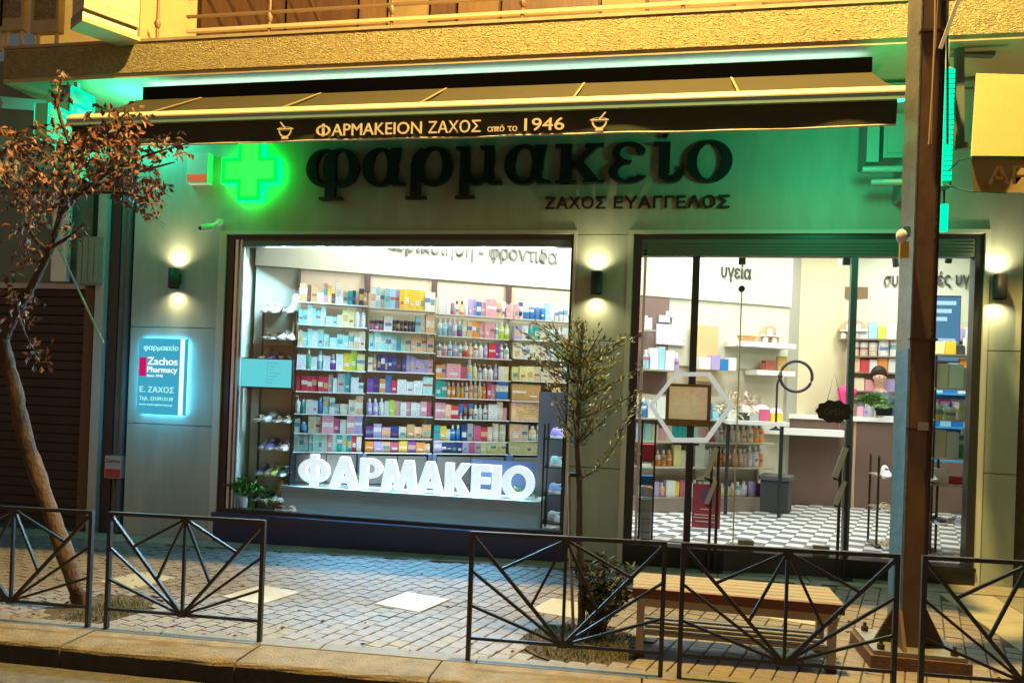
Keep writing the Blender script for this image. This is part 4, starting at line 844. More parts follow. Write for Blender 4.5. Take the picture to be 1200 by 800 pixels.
for k, px in enumerate((415, 462, 612)):
    p = at(px, 583, .5); potplant(Vector((p.x, .5, .491)), .03, .04, 8, .13, ['small green plant behind the letter rho', 'small green plant behind the letter mu', 'small green plant inside the last round letter'][k], seed=20+k)
# small screen
sc = thing('window_screen', (-4.1, .16, 1.7), 'small pale turquoise lit screen hanging in the window left side', 'screen')
s0, s1 = at(284, 420, .15), at(341, 453, .15)
MB().box(s0.x-.015, s1.x+.015, .15, .18, s1.z-.03, s0.z+.012).build('bezel', BLACK, sc); MB().box(s0.x, s1.x, .144, .149, s1.z-.012, s0.z).build('display', emat('screen_cyan', (.12, .66, .74), 1.0), sc)
MB().box(s0.x+.30, s0.x+.303, .141, .1435, s1.z, s0.z).build('divider', emat('screen_line', (.08, .45, .55), .8), sc)
for k in range(7): MB().box(s0.x+.32, s0.x+.36+.03*(k*5 % 4), .141, .1435, s1.z+.03+k*.035, s1.z+.036+k*.035).build('text_line', emat('screen_line', (1, 1, 1), 1), sc)
MB().box(s0.x-.1, s0.x, .16, .18, 1.62, 1.68).box(s0.x-.1, s0.x-.06, .15, .19, 1.55, 1.78).build('bracket', BLACK, sc)
# ------------------------------------------------------------------ entrance zone objects
hx = thing('hexagon_display', (.3, -.12, 1.3), 'white hexagonal frame holding a wooden picture box at the entrance glass', 'display')
hY = -.14
hp = [at(*q, hY) for q in ((760, 475), (791, 436), (832, 436), (860, 475), (829, 518), (788, 518))]; hc = sum(hp, Vector())/6
b = MB()
for i in range(6):
    p, q = hp[i], hp[(i+1) % 6]; pi, qi = hc+(p-hc)*.885, hc+(q-hc)*.885
    vs = [Vector((v.x, y, v.z)) for y in (hY-.03, hY+.07) for v in (p, q, qi, pi)]
    MB().add(vs, ((0, 1, 2, 3), (7, 6, 5, 4), (0, 4, 5, 1), (2, 6, 7, 3), (1, 5, 6, 2), (3, 7, 4, 0))).build('frame_side', mat('glow_white_acrylic', (.85, .85, .83), .35, emit=(.9, .95, 1), estr=.38), hx)  # frame sides given a faint glow to lift their white
wo = mat('walnut_frame', (.30, .15, .05), .45, 0, .3, 6); a, c = at(781, 449, hY), at(832, 500, hY)
MB().box(a.x, c.x, hY-.02, hY+.06, a.z-.025, a.z).box(a.x, c.x, hY-.02, hY+.06, c.z, c.z+.06).box(a.x, a.x+.03, hY-.02, hY+.06, c.z+.06, a.z-.025).box(c.x-.03, c.x, hY-.02, hY+.06, c.z+.06, a.z-.025).build('wooden_frame', wo, hx)
MB().box(a.x+.03, c.x-.03, hY+.045, hY+.05, c.z+.06, a.z-.025).build('picture', mat('gilt_picture', (.85, .68, .36), .4, 0, .7, 26, col2=(.45, .40, .48), emit=(.9, .7, .35), estr=.3), hx)  # faint glow added to brighten the picture
MB().box(hp[5].x, hp[5].x+.24, hY-.02, hY+.05, hp[5].z-.02, hp[5].z).box(hc.x-.025, hc.x+.025, hY-.01, hY+.03, .02, hp[5].z-.02).build('stand', BLACK, hx)
op = thing('open_sign', (1.59, -.02, 1.5), 'dark scalloped oval sign reading OPEN hanging on the door glass', 'sign')
oc = at(977, 482, -.0); n = 48; pts = [(oc.x+(.152+.008*math.cos(10*t))*math.cos(t), oc.z+(.102+.008*math.cos(10*t))*math.sin(t)) for t in [2*PI*i/n for i in range(n)]]
MB().prism(pts, -.012, .0).build('plaque', mat('dark_bronze', (.03, .022, .018), .5, 0, .3, 10), op)
fit_text('OPEN', oc.x-.085, oc.x+.085, oc.z-.03, .055, -.0135, mat('aged_gold', (.12, .08, .04), .5), op, .001, .01)
MB().tube([(oc.x-.06, -.004, oc.z+.1), (oc.x, .02, oc.z+.35), (oc.x+.06, -.004, oc.z+.1)], .003, 5).build('cord', BLACK, op)
# ring mirror on a stand
rc = at(933, 441, 2.0); rm = thing('ring_mirror', (rc.x, 2.0, rc.z-.6), 'round black ring mirror on a thin stand above the counter display', 'mirror')
n = 28; R = .178; MB().tube([(rc.x+R*math.cos(2*PI*i/n), 2.0, rc.z+R*math.sin(2*PI*i/n)) for i in range(n+1)], .018, 8).build('ring', BLACK, rm)
MB().tube([(rc.x-R, 2.0, rc.z), (rc.x-R-.03, 2.0, rc.z-.1), (rc.x-R-.03, 2.0, 1.28)], .013, 8).lathe([(.07, 1.25), (.07, 1.26), (.02, 1.28)], 16, (rc.x-R-.03, 2.0, 0)).build('stand', BLACK, rm)
MB().ball((rc.x-R, 2.0, rc.z), .03, 8).build('joint', BLACK, rm)
# display table with white goods under the floating shelves
q = at(1120, 300, .3); t = thing('track_spotlight', (2.62, .3, 2.98), 'small added spotlight brightening the product rack by the right door frame', 'spotlight'); MB().tube([(2.62, .3, 3.02), (2.62, .34, 2.94)], .03, 12).build('head', BLACK, t); MB().tube([(2.62, .3, 3.02), (2.62, .3, 3.6)], .008, 6).build('stem', BLACK, t)  # made-up spot head for the fill on the dim right rack
light('AREA', 'rack_fill_lamp', (2.62, .34, 2.92), 22, (1, .97, .9), (0, .45, -.9), shape='SQUARE', size=.08)  # added fill light for the product rack
tq = at(893, 470, 2.2)
t = thing('display_table', (tq.x, 2.3, .2), 'slim white table with cushions and small goods beside the ring mirror', 'table')
MB().box(tq.x-.42, tq.x+.28, 1.94, 2.55, 1.30, 1.345).build('table_top', WHITE, t)
for X in (tq.x-.38, tq.x+.24): MB().box(X-.02, X+.02, 2.2, 2.24, .2, 1.3).build('leg', BLACK, t)
for k, (dx, c, r) in enumerate(((-.18, (.85, .85, .85), .10), (.02, (.8, .8, .78), .11), (.18, (.85, .82, .8), .09))):
    tag(MB().ball((tq.x+dx, 2.35, 1.345+r*.9), r, 14, 0, (1, .8, .9)).build('round_cushion', mat('white_fleece_%d' % k, c, .9, 0, .1, 20, .3, 60)), 'white round cushion, %s from left on slim white table' % NTH[k], 'cushion', 'round cushions on the slim table')
row('bW:8:12 bK:8:9 bS:7:10 bF:8:14 bY:9:10', Matrix.Translation((tq.x-.40, 2.2, 0)), 0, .64, 1.346, 'slim white table', off=.0)
potplant(Vector((tq.x-.3, 2.42, 1.345)), .05, .09, 16, .36, 'loose flower arrangement left of the ring mirror', seed=7, lm=mat('pale_flower_leaf', (.35, .45, .25), .6, 0, .7, 9, col2=(.75, .45, .4)))
# counter
CNT = mat('mocha_counter', (.15, .088, .07), .45, 0, .06, 3)
ct = thing('service_counter', (2.6, 3.7, .2), 'long mocha brown service counter with white top at the back of the shop', 'counter')
zt = 1.36; MB().box(1.62, 2.62, 3.6, 3.95, .2, zt).box(2.66, 4.25, 3.6, 3.95, .2, zt).build('front_panel', CNT, ct); MB().box(2.621, 2.659, 3.62, 3.9, .2, zt).build('joint_strip', mat('gold_strip', (.62, .42, .25), .4), ct)
MB().box(1.55, 4.28, 3.55, 3.98, zt+.002, zt+.062).build('counter_top', WHITE, ct)
a, c = at(893, 499, 3.2), at(994, 507, 3.2)
MB().box(a.x, c.x, 3.2, 3.595, a.z-.10, a.z-.02).build('white_ledge', WHITE, ct)
# dark storage stool
st = thing('storage_stool', (1.35, 3.0, .2), 'dark grey square storage stool at the end of the low shelving', 'stool')
a = at(911, 594, 2.6); SM = Matrix.Translation((a.x, 2.75, 0))@Matrix.Rotation(-.3, 4, 'Z')
MB().cbox(-.17, .17, -.16, .16, .2, .60, .01, M=SM).build('body', mat('charcoal_felt', (.05, .055, .06), .8), st); MB().cbox(-.19, .19, -.18, .18, .602, .66, .012, M=SM).build('lid', mat('charcoal_lid', (.09, .095, .1), .6), st)
# roll-up poster
a, c = at(812, 566, .95), at(843, 626, .95)
ps = thing('red_poster_stand', ((a.x+c.x)/2, .95, .2), 'dark red poster stand with printed figures on the shop floor', 'poster')
MB().box(a.x, c.x, .94, .955, .2, a.z).build('poster_sheet', mat('crimson_print', (.30, .025, .04), .5, 0, .15, 6), ps); MB().box(a.x, c.x, .90, 1.0, .2, .225).build('foot', CAPW, ps)
fg = mat('poster_figures', (.05, .06, .18), .6); lt = mat('poster_text', (.75, .55, .5), .6)
for k in range(4): x = a.x+.10+k*.035; MB().box(x-.012, x+.012, .936, .9385, .50, .60+.01*(k % 2)).ball((x, .937, .62+.01*(k % 2)), .012, 6, 0, (1, .2, 1)).build('printed_figure', fg, ps)
for z, wq in ((.76, .2), (.735, .24), (.42, .12), (.36, .24), (.33, .26), (.29, .22)): MB().box((a.x+c.x)/2-wq/2, (a.x+c.x)/2+wq/2, .936, .9385, z, z+.008).build('printed_line', lt, ps)
# two stands at the doorway
def stand(px, py0, pyb, Y, lab):
    b0 = at(px, py0, Y); X = b0.x; t = thing('paddle_stand', (X, Y, G(X)), lab, 'stand', 'black stands with tilted grey paddles')
    z0 = .196 if Y > 0 else G(X)
    MB().box(X-.035, X-.012, Y-.012, Y+.012, z0, b0.z-.07).build('pole', BLACK, t); MB().box(X+.022, X+.047, Y-.012, Y+.012, z0, b0.z).build('pole', BLACK, t)
    MB().box(X-.09, X+.1, Y-.07, Y+.07, z0, z0+.02).build('base_plate', BLACK, t)
    for k, (zz, s) in enumerate(((b0.z-.02, 1), (b0.z-.32, .8))):
        MB().bar((X-.075*s, Y-.03, zz-.27*s), (X+.01, Y-.03, zz), .045*s, d2=.04).build('paddle', mat('paddle_grey', (.55, .58, .6), .4, .3), t); MB().bar((X-.02, Y, zz-.01), (X+.04, Y, zz-.01), .02).bar((X-.085*s, Y-.03, zz-.28*s), (X-.02, Y-.0, zz-.30*s), .018).build('arm', BLACK, t)
stand(838, 522, 655, -.12, 'black stand with tilted grey paddles left of the entrance step')
stand(989, 521, 690, -.12, 'black stand with tilted grey paddles right of the entrance step')
# left inner rack stacked with white packs (seen beside the frame)
t = rackthing(-.13, .0, .2, .42, (.60, .95), 1.35, 'narrow black rack with stacked white packs beside the left door frame')
for k in range(9): o = link('product_carton', PM['box'], None, loc=(-.065, .31, .201+k*.043)); o.scale = (.11, .16, .041); o.color = (.8, .84, .85, 1); tag(o, 'flat white pack, %s from the floor in narrow rack by door' % NTH[k], 'carton', 'products on the shop shelves')
for z, s, wh in ((.601, 'bW:6:10 bW:6:9', 'narrow rack middle tier'), (.951, 'bR:12:17', 'narrow rack top tier'), (.80, 'bB:12:9', 'narrow rack between tiers')): row(s, Matrix.Translation((-.125, .3, 0)), 0, .12, z if z != .80 else .72, wh, off=0)
# shoe rack left of the steel pole, product rack right of it
xa, xb = at(1026, 560, .7).x, at(1062, 560, .7).x+.25
zr = [at(1040, y, .6).z for y in (557, 596, 639)]
rackthing(xa, xb, .6, .9, zr, at(1040, 535, .6).z, 'black shoe rack with beige sandals partly hidden by the steel pole', deck=mat('brown_deck', (.22, .15, .10), .6))
for z, s, wh in zip(zr, (['sneaker:white', 'sneaker:lime', 'sneaker:white'], ['sandal:beige', 'sandal:beige', 'sandal:brown'], ['sandal:beige', 'sandal:beige', 'sandal:brown']), ('top tier of rack left of steel pole', 'middle tier of rack left of steel pole', 'bottom tier of rack left of steel pole')):
    shoes(xa, xb, .62, z+.001, [tuple(x.split(':')) for x in s], wh, tilt=.1)
xa, xb = 2.60, 3.06
zr = [at(1120, y, .5).z for y in (415, 455, 492, 537, 568, 612, 655)]
rackthing(xa, xb, .5, .8, zr, zr[0], 'tall product rack between steel pole and right door frame', deck=mat('greige_deck', (.36, .30, .24), .6))
MB()
for z, s, wh in ((zr[0], 'bZ:10:12 bY:10:13 bK:8:9 bC:9:16 bF:9:10', 'top tier'), (zr[1], 'bC:12:23 bW:12:23 bH:8:20 bW:8:20', 'second tier'), (zr[2], 'jY:10:14 jC:10:12 bC:10:17 jYX:9:14', 'third tier'), (zr[3], 'bC:12:26 bW:10:24 oE:9:28 bC:9:20', 'fourth tier'), (zr[4], 'bW:16:14 bR:14:7 bW:12:12', 'fifth tier')):
    row(s, Matrix.Translation((xa, .62, 0)), 0, xb-xa, z+.001, wh+' of rack by right door frame', off=0)
shoes(xa, xb, .52, zr[5]+.001, [('sandal', 'black'), ('sandal', 'grey'), ('sneaker', 'grey')], 'sixth tier of rack by right door frame', tilt=.1)
shoes(xa, xb, .52, zr[6]+.001, [('sandal', 'brown'), ('sandal', 'beige'), ('sandal', 'grey')], 'lowest tier of rack by right door frame', tilt=.1)
# blue lit shelf unit and wall screen further back
a, c = at(1090, 440, 1.6), at(1126, 560, 1.6)
t = thing('blue_shelf_unit', (a.x, 1.75, .2), 'blue painted shelf unit glimpsed behind the product rack', 'shelving')
BLS = mat('blue_laminate', (.06, .35, .65), .5)
MB().box(a.x, a.x+.75, 1.9, 1.93, 1.0, a.z).build('back_panel', BLS, t)
zb_ = []
for k in range(5): z = 1.02+k*(a.z-1.02)/5; zb_.append(z); MB().box(a.x, a.x+.75, 1.62, 1.9, z-.02, z).build('shelf', BLS, t)
for k, z in enumerate(zb_): row(['bB:8:12 bW:8:14 bL:8:12 bW:8:12 bB:8:12 bL:8:10 bW:8:12', 'tV:6:13 tW:6:14 tV:6:13 tB:6:14 tW:6:13 tP:6:13 tW:6:13', 'bB:7:13 bL:7:13 bB:7:13 bW:7:13 bB:7:14 bL:7:13', 'tP:6:12 tF:6:12 tP:6:12 tW:6:12 tV:6:12 tF:6:12', 'bL:8:14 bB:8:14 bW:8:14 bB:8:14 bL:8:14'][k], Matrix.Translation((a.x, 1.72, 0)), .02, .73, z+.001, '%s level up of the blue shelf unit' % NTH[k], off=0)
a, c = at(1090, 346, 3.0), at(1124, 425, 3.0)
tv = thing('advert_screen', (a.x, 3.0, c.z), 'bright blue advert screen hanging near the right back wall', 'screen')
MB().box(a.x, c.x, 3.0, 3.05, c.z, a.z).build('housing', BLACK, tv)
b = MB(); b.box(a.x+.01, c.x-.01, 2.99, 2.999, c.z+.02, a.z-.02)
m_ = emat('screen_blue_print', (.14, .36, .58), .7); b.build('display', m_, tv)
for k in range(3): MB().box(a.x+.04, a.x+.30-.05*k, 2.985, 2.9895, a.z-.12-k*.1, a.z-.07-k*.1).build('printed_line', emat('screen_white_print', (.6, .9, 1), 1), tv)
MB().box(a.x+.05, a.x+.3, 2.985, 2.9895, c.z+.08, c.z+.3).build('printed_block', emat('screen_pale_print', (.5, .7, .95), 1), tv)
for k, (px, lab) in enumerate(((985, 'left of two small track spotlights high behind the door glass'), (1049, 'right of two small track spotlights high behind the door glass'))):
    q = at(px, 300, 2.2); t = thing('track_spotlight', q, lab, 'spotlight'); MB().tube([q, q+Vector((.03, .06, -.11))], .035, 12).build('head', CAPW if k == 0 else BLACK, t); MB().tube([q+Vector((0, 0, .0)), q+Vector((0, 0, .5))], .008, 6).build('stem', CAPW, t)
# back wall shelves behind counter
d3 = (S3b-S3a).normalized(); M3 = Matrix.Translation(S3a+Vector((.02, -.01, 0)))@Matrix.Rotation(math.atan2(d3.y, d3.x), 4, 'Z')
t = thing('back_shelving', S3a, 'wood backed shelving on the back wall behind the counter', 'shelving')
MB().box(0, 1.7, -.03, 0, 1.2, 2.78, 0, M3).build('back_panel', TANW, t)
zq = [onS3(1020, y, .25).z for y in (397, 417, 436, 458)]
for z in zq: MB().box(0, 1.7, -.28, -.03, z-.02, z, 0, M3).build('shelf', mat('brown_deck', (1, 1, 1)), t)
for z, s, wh in zip(zq, ('bW:8:10 bW:9:14 bL:9:24 bG:8:18 bW:10:22 bP:9:15 oW:9:14 bF:9:20 bC:9:18 bW:9:18 oL:9:20 bV:9:15 bW:8:18 bR:9:15', 'jC*3:9:20 jW*3:11:24 jP:8:20 jS:9:18 jW*2:10:22 jC:9:18 jW*2:9:20', 'bH:9:20 bR:8:17 bW:7:18 bO:9:20 bW:12:20 bP:8:18 bY:12:18 bR:10:16 bP:8:14 bL:9:20 bO:9:20 bW:10:18', 'bC:9:18 bP:9:16 bV:9:18 bW:9:18 bC:9:18 bY:9:15 bW:10:18 bS:9:18'), ('top', 'second', 'third', 'fourth')): row(s, M3, .02, 1.68, z+.001, '%s shelf behind the counter' % wh, off=.16)
domed(.05, zq[0], .2, M3, 'arched display with white jars on the back wall shelving', .36, .28)
# goods on the counter
pk = at(992, 486, 3.7); v = thing('pink_vase', (pk.x, 3.72, zt+.062), 'tall magenta vase shaped display on the counter', 'vase')
link('vase', MB().lathe([(.06, 0), (.09, .1), (.12, .3), (.13, .36), (.05, .42)], 14).mesh('vase', mat('magenta_gloss', (.75, .05, .25), .35)), v, loc=(0, 0, 0))
row('bP:8:10 bW:9:12 bP:9:14 bP:8:9', Matrix.Translation((pk.x-.40, 3.72, 0)), 0, .32, zt+.063, 'counter left of the magenta vase', off=0)
row('bP:8:14 oV:8:17 bW:7:9', Matrix.Translation((pk.x+.12, 3.68, 0)), 0, .24, zt+.063, 'counter between vase and potted plant', off=0)
pk2 = at(1020, 487, 3.65); potplant(Vector((pk2.x, 3.66, zt+.062)), .06, .16, 18, .22, 'green plant in grey pot on the counter before the smiling person', seed=12, pot=mat('grey_pot', (.35, .38, .40), .5), W=.05)
tag(MB().box(pk2.x+.15, pk2.x+.5, 3.6, 3.8, zt+.064, zt+.085).build('papers', CAPW), 'white papers on the counter under the leaning arm', 'papers')
b = MB(); cols = []
for M_, wd, dp, ht, col in STUFF: b.box(-wd/2, wd/2, -dp/2, dp/2, 0, ht, 0, M_); cols += [(*col, 1)]*8
me = b.mesh('shelf_cartons', PACKA); ca_ = me.color_attributes.new('tint', 'FLOAT_COLOR', 'POINT')
for k, c_ in enumerate(cols): ca_.data[k].color = c_
tag(link('shelf_cartons', me), 'mass of small coloured cartons filling the farther shop shelves', 'cartons', kind='stuff')
# ------------------------------------------------------------------ person behind the counter
hd = at(1029, 443, 4.12); pe = thing('person', (hd.x, 4.12, .2), 'smiling dark haired person in slate blue shirt leaning on the counter', 'person')
SKIN = mat('skin', (.62, .36, .25), .5, 0, .08, 12); SHIRT = mat('slate_shirt', (.10, .14, .19), .8, 0, .15, 12, .2, 60); HAIR = mat('dark_hair', (.03, .02, .015), .6, 0, .4, 40, .3, 90)
def skin_mesh(name, joints, edges, m, mlist, sub=2):
    me = bpy.data.meshes.new(name); me.from_pydata([j[0] for j in joints], edges, []); o = bpy.data.objects.new(name, me); COL.objects.link(o)
    mo = o.modifiers.new('s', 'SKIN'); sv = me.skin_vertices[0].data
    for i, j in enumerate(joints): sv[i].radius = j[1] if isinstance(j[1], tuple) else (j[1], j[1]); sv[i].use_root = (i == 0)
    ms = o.modifiers.new('u', 'SUBSURF'); ms.levels = sub; ms.render_levels = sub
    bpy.context.view_layer.update(); dg = bpy.context.evaluated_depsgraph_get(); nm = bpy.data.meshes.new_from_object(o.evaluated_get(dg)); bpy.data.objects.remove(o)
    nm.materials.clear(); [nm.materials.append(x) for x in mlist]; nm.polygons.foreach_set('use_smooth', [True]*len(nm.polygons)); return nm
hx_, hz_ = 0, hd.z-.2
jn = [((.10, .05, .78), (.16, .11)), ((.08, .02, 1.05), (.15, .10)), ((.05, -.02, 1.38), (.19, .11)), ((.02, -.05, 1.49), (.13, .085)), ((.0, -.065, hz_-.12), .046), ((0, -.085, hz_-.035), (.070, .085)), ((0, -.08, hz_+.055), (.085, .098)),
      ((-.19, -.03, 1.47), .072), ((-.26, -.12, 1.20), .052), ((-.14, -.34, 1.22), .036), ((.26, 0, 1.46), .072), ((.40, -.15, 1.25), .052), ((.18, -.36, 1.24), .036)]
eg = [(0, 1), (1, 2), (2, 3), (3, 4), (4, 5), (5, 6), (3, 7), (7, 8), (8, 9), (3, 10), (10, 11), (11, 12)]
nm = skin_mesh('body', jn, eg, None, [SKIN, SHIRT])
for p_ in nm.polygons:
    c_ = p_.center; p_.material_index = 0 if (c_.z > 1.575 or (c_.y < -.22 and c_.z < 1.4)) else 1
link('body', nm, pe, loc=(0, 0, 0))
link('trousers', MB().lathe([(.13, 0), (.15, .5), (.17, .85)], 14, sy=.7).mesh('trousers', mat('dark_trousers', (.03, .03, .05), .8)), pe, loc=(.1, .05, 0))
b = MB(); b.ball((0, -.05, hz_+.045), .113, 18, 0, (.93, 1.0, 1.05))
b.v = [(x, max(y, -.06-.075+max(0, (hz_+.06-z))*1.4) if z < hz_+.095 else y, z) for x, y, z in b.v]
link('hair', b.mesh('hair', HAIR), pe, loc=(0, .02, .015))
fc = MB(); yf = -.08-.098
for s in (-1, 1): fc.ball((s*.03, yf+.006, hz_+.012), .011, 8, 0, (1, .5, .55)); fc.box(s*.03-.016, s*.03+.016, yf-.002, yf+.006, hz_+.032, hz_+.037, 0)
link('eyes', fc.mesh('eyes', mat('eye_dark', (.03, .02, .02), .3)), pe, loc=(0, 0, 0))
link('nose', MB().ball((0, yf-.004, hz_-.012), .013, 8, 0, (.8, 1.1, 1.5)).mesh('nose', SKIN), pe, loc=(0, 0, 0))
link('mouth', MB().ball((0, yf+.007, hz_-.048), .026, 10, 0, (1, .45, .35)).mesh('mouth', mat('lips', (.45, .13, .12), .5)), pe, loc=(0, 0, 0))
link('teeth', MB().ball((0, yf+.003, hz_-.046), .019, 10, 0, (1, .5, .25)).mesh('teeth', CAPW), pe, loc=(0, 0, 0))
for s in (-1, 1): link('ear', MB().ball((s*.078, -.075, hz_+.0), .022, 8, 0, (.5, .9, 1.3)).mesh('ear', SKIN), pe, loc=(0, 0, 0))
link('collar', MB().lathe([(.075, 1.44), (.06, 1.50)], 12, (.0, -.06, .055), sy=1).mesh('collar', mat('collar_light', (.3, .35, .4), .8)), pe, loc=(0, 0, 0))
for hx2, hy2, s in ((-.14, -.36, 1), (.18, -.38, -1)):   # hands: palm, four curled fingers, thumb
    J = [((hx2, hy2+.02, 1.235), (.026, .016)), ((hx2+s*.03, hy2-.05, 1.232), (.036, .014))]; E2 = [(0, 1)]
    for f_, L_ in enumerate((.055, .065, .06, .045)):
        bx_ = hx2+s*.03+(f_-1.5)*.018; i0 = len(J); J += [((bx_, hy2-.085, 1.234), .0085), ((bx_+s*.004, hy2-.085-L_*.6, 1.238), .008), ((bx_+s*.004, hy2-.085-L_, 1.226), .0065)]; E2 += [(1, i0), (i0, i0+1), (i0+1, i0+2)]
    i0 = len(J); J += [((hx2+s*.055, hy2-.02, 1.238), .010), ((hx2+s*.075, hy2-.05, 1.236), .008)]; E2 += [(0, i0), (i0, i0+1)]
    link('hand', skin_mesh('hand', J, E2, None, [SKIN], 1), pe, loc=(0, 0, 0))
# ================================================================== FENCES
FM = mat('grey_fence_paint', (.045, .048, .052), .42, .3, .15, 20)
FY = -2.92
def fence(x0, x1, lab):
    g0, g1 = G(x0), G(x1); t = thing('street_barrier', ((x0+x1)/2, FY, G((x0+x1)/2)), lab, 'barrier', 'sunburst street barriers along the kerb')
    xc = (x0+x1)/2
    def P(x, h): return (x, FY, G(x)+h)
    T, Bt = .765, .135
    for X in (x0, x1): MB().bar(P(X, -.01), P(X, T), .026).build('post', FM, t)
    MB().bar(P(x0-.012, T), P(x1+.012, T), .022, d2=.03).build('top_rail', FM, t); MB().bar(P(x0, Bt), P(x1, Bt), .018, d2=.014).build('bottom_rail', FM, t)
    o, n = P(xc, Bt), P(xc, T-.012)
    MB().bar(o, n, .018).build('strut', FM, t)
    for s, X in ((-1, x0), (1, x1)):
        for f in (1, .66, .33): MB().bar(o, P(X, Bt+(T-Bt)*f-.01), .02 if f == 1 else .016).build('strut', FM, t)
        for f in (.67, .345): q = P(xc+(X-xc)*f, Bt+(T-Bt)*f); MB().bar(n, q, .016).build('strut', FM, t)
    for c in (o, n): MB().box(c[0]-.028, c[0]+.028, FY-.012, FY+.012, c[2]-.014, c[2]+.014).build('hub_plate', FM, t)
    return t
def gx(px): # X on the fence line at foot height
    lo, hi = -8, 5
    return at(px, 700, FY).x
for a, c, lab in ((-75, 104, 'leftmost barrier, in front of the leaning tree, cut by left edge'), (126, 306, 'barrier directly right of the leaning tree, before the left pillar'), (551, 777, 'middle barrier in front of the slender staked tree'), (799, 1050, 'barrier in front of the wooden bench and entrance'), (1082, 1330, 'rightmost barrier beside the steel pole')):
    fence(gx(a), gx(c), lab)
# ================================================================== BENCH
BW = mat('pale_bench_slat', (.33, .27, .18), .5, 0, .3, 3, .2, 50, stretch=(.3, 5, 5)); BWD = mat('red_brown_apron', (.20, .06, .03), .5, 0, .3, 4); BLG = mat('bench_leg', (.45, .38, .27), .55, 0, .25, 5)
xl_, xr_ = atz(744, 772, 0).x+.0, atz(976, 791, 0).x+.02
bn = thing('slatted_bench', ((xl_+xr_)/2, -2.42, G(.5)), 'wooden slatted bench with lower slatted shelf beside the shrub', 'bench')
g = G(.5); yb0, yb1 = -2.64, -2.22; zt = .425+g
for k in range(5): y = yb0+.012+k*.083; MB().cbox(xl_-.03, xr_+.03, y, y+.066, zt-.03, zt, .005).build('seat_slat', BW, bn)
MB().box(xl_-.03, xr_+.03, yb0-.012, yb0+.01, zt-.062, zt-.004).build('front_apron', BWD, bn)
MB().box(xl_, xr_, yb0+.012, yb0+.035, zt-.115, zt-.064).box(xl_, xr_, yb1-.035, yb1-.012, zt-.10, zt-.032).build('rail', BLG, bn)
for X in (xl_, xr_-.045):
    for Y in (yb0, yb1-.045):
        MB().box(X, X+.045, Y+.036*(Y == yb0), Y+.045+.036*(Y == yb0), g+.03, zt-.032).build('leg', BLG, bn); MB().box(X-.006, X+.051, Y+.03, Y+.086, g-.01, g+.03).build('foot', BLACK, bn)
for k in range(4): y = yb0+.03+k*.095; MB().cbox(xl_+.05, xr_-.05, y, y+.07, g+.13, g+.155, .005).build('shelf_slat', BW, bn)
# ================================================================== STEEL POLE
PX0, PX1 = at(1059, 650, -2.33).x, at(1089, 650, -2.33).x
RUST = mat('weathered_brown_steel', (.24, .14, .08), .6, .1, .5, 4, .12, 14, col2=(.12, .07, .042), stretch=(1, 1, .35)); RUSTD = mat('dark_brown_steel', (.085, .05, .03), .7, .2, .4, 6, .3, 40); GAL = mat('galvanised_flange', (.30, .31, .30), .5, .5, .35, 8, .2, 40)
pl = thing('steel_column', ((PX0+PX1)/2, -2.2, G(1.6)), 'tall weathered brown steel column on bolted base before the entrance', 'column')
gz = G(1.6); top = 5.1
MB().box(PX0+.004, PX0+.115, -2.33, -2.07, gz+.10, top).build('column', RUST, pl)
MB().box(PX0+.117, PX1, -2.315, -2.09, gz+.10, top).build('web_channel', RUSTD, pl)  # right part coloured darker for the column's shaded side
MB().box(PX0-.006, PX0+.003, -2.332, -2.06, gz+.10, top).build('flange', GAL, pl)
MB().box(PX0-.011, PX0-.0065, -.0-2.325, -2.068, gz+.37, 1.95).build('blue_paint_band', mat('blue_paint', (.10, .27, .48), .5, 0, .35, 9, .2, 40), pl)  # lower part of the flange coloured blue
MB().box(PX0+.110, PX0+.122, -2.336, -2.325, gz+.2, top).build('seam', RUSTD, pl)
cx = (PX0+PX1)/2
MB().box(cx-.26, cx+.26, -2.46, -2.0, gz+.075, gz+.10).build('base_plate', GAL, pl); MB().box(cx-.28, cx+.28, -2.48, -1.98, gz-.01, gz+.074).build('footing', mat('red_brick_footing', (.17, .085, .05), .85, 0, .4, 12, .4, 60), pl)
for s, X in ((-1, PX0-.007), (1, PX1+.001)):
    y0, y1 = -2.26, -2.24; MB().prism([(X, gz+.1), (X+s*.13, gz+.1), (X+s*.10, gz+.16), (X, gz+.36)], y0, y1).build('gusset', RUSTD, pl)
MB().add([(cx-.09, -2.331, gz+.10), (cx-.07, -2.331, gz+.10), (cx-.09, -2.45, gz+.10), (cx-.07, -2.45, gz+.1), (cx-.09, -2.331, gz+.32), (cx-.07, -2.331, gz+.32)], [(0, 2, 4), (1, 5, 3), (2, 3, 5, 4)]).build('gusset', RUST, pl)
for X in (cx-.21, cx+.2):
    for Y in (-2.42, -2.05): MB().lathe([(.022, 0), (.022, .03)], 6, (X, Y, gz+.101)).lathe([(.011, .03), (.011, .055)], 8, (X, Y, gz+.101)).build('bolt', RUSTD, pl)
for k, (x, dx) in enumerate(((PX0+.06, .012), (PX0+.08, -.01), (PX0+.15, .015))):
    MB().tube([(x+dx*math.sin(i*.9+k), -2.345, 3.2+i*.35) for i in range(6)], .007, 6).build('cable', mat('pale_cable', (.42, .30, .18), .6) if k < 2 else BLACK, pl)
for z in (2.0, 1.45, 3.9, 4.35): MB().box(PX0-.01, PX1+.004, -2.342, -2.3, z, z+.014).build('strap', mat('steel_strap', (.10, .055, .03), .5, .6), pl)
MB().box(PX0+.05, PX0+.11, -2.35, -2.341, 1.45, 1.50).build('strap_buckle', STEEL, pl)
MB().bar((PX0+.10, -2.36, 3.78), (PX0+.20, -2.36, 4.1), .022, d2=.01).build('tag_plate', CAPW, pl)
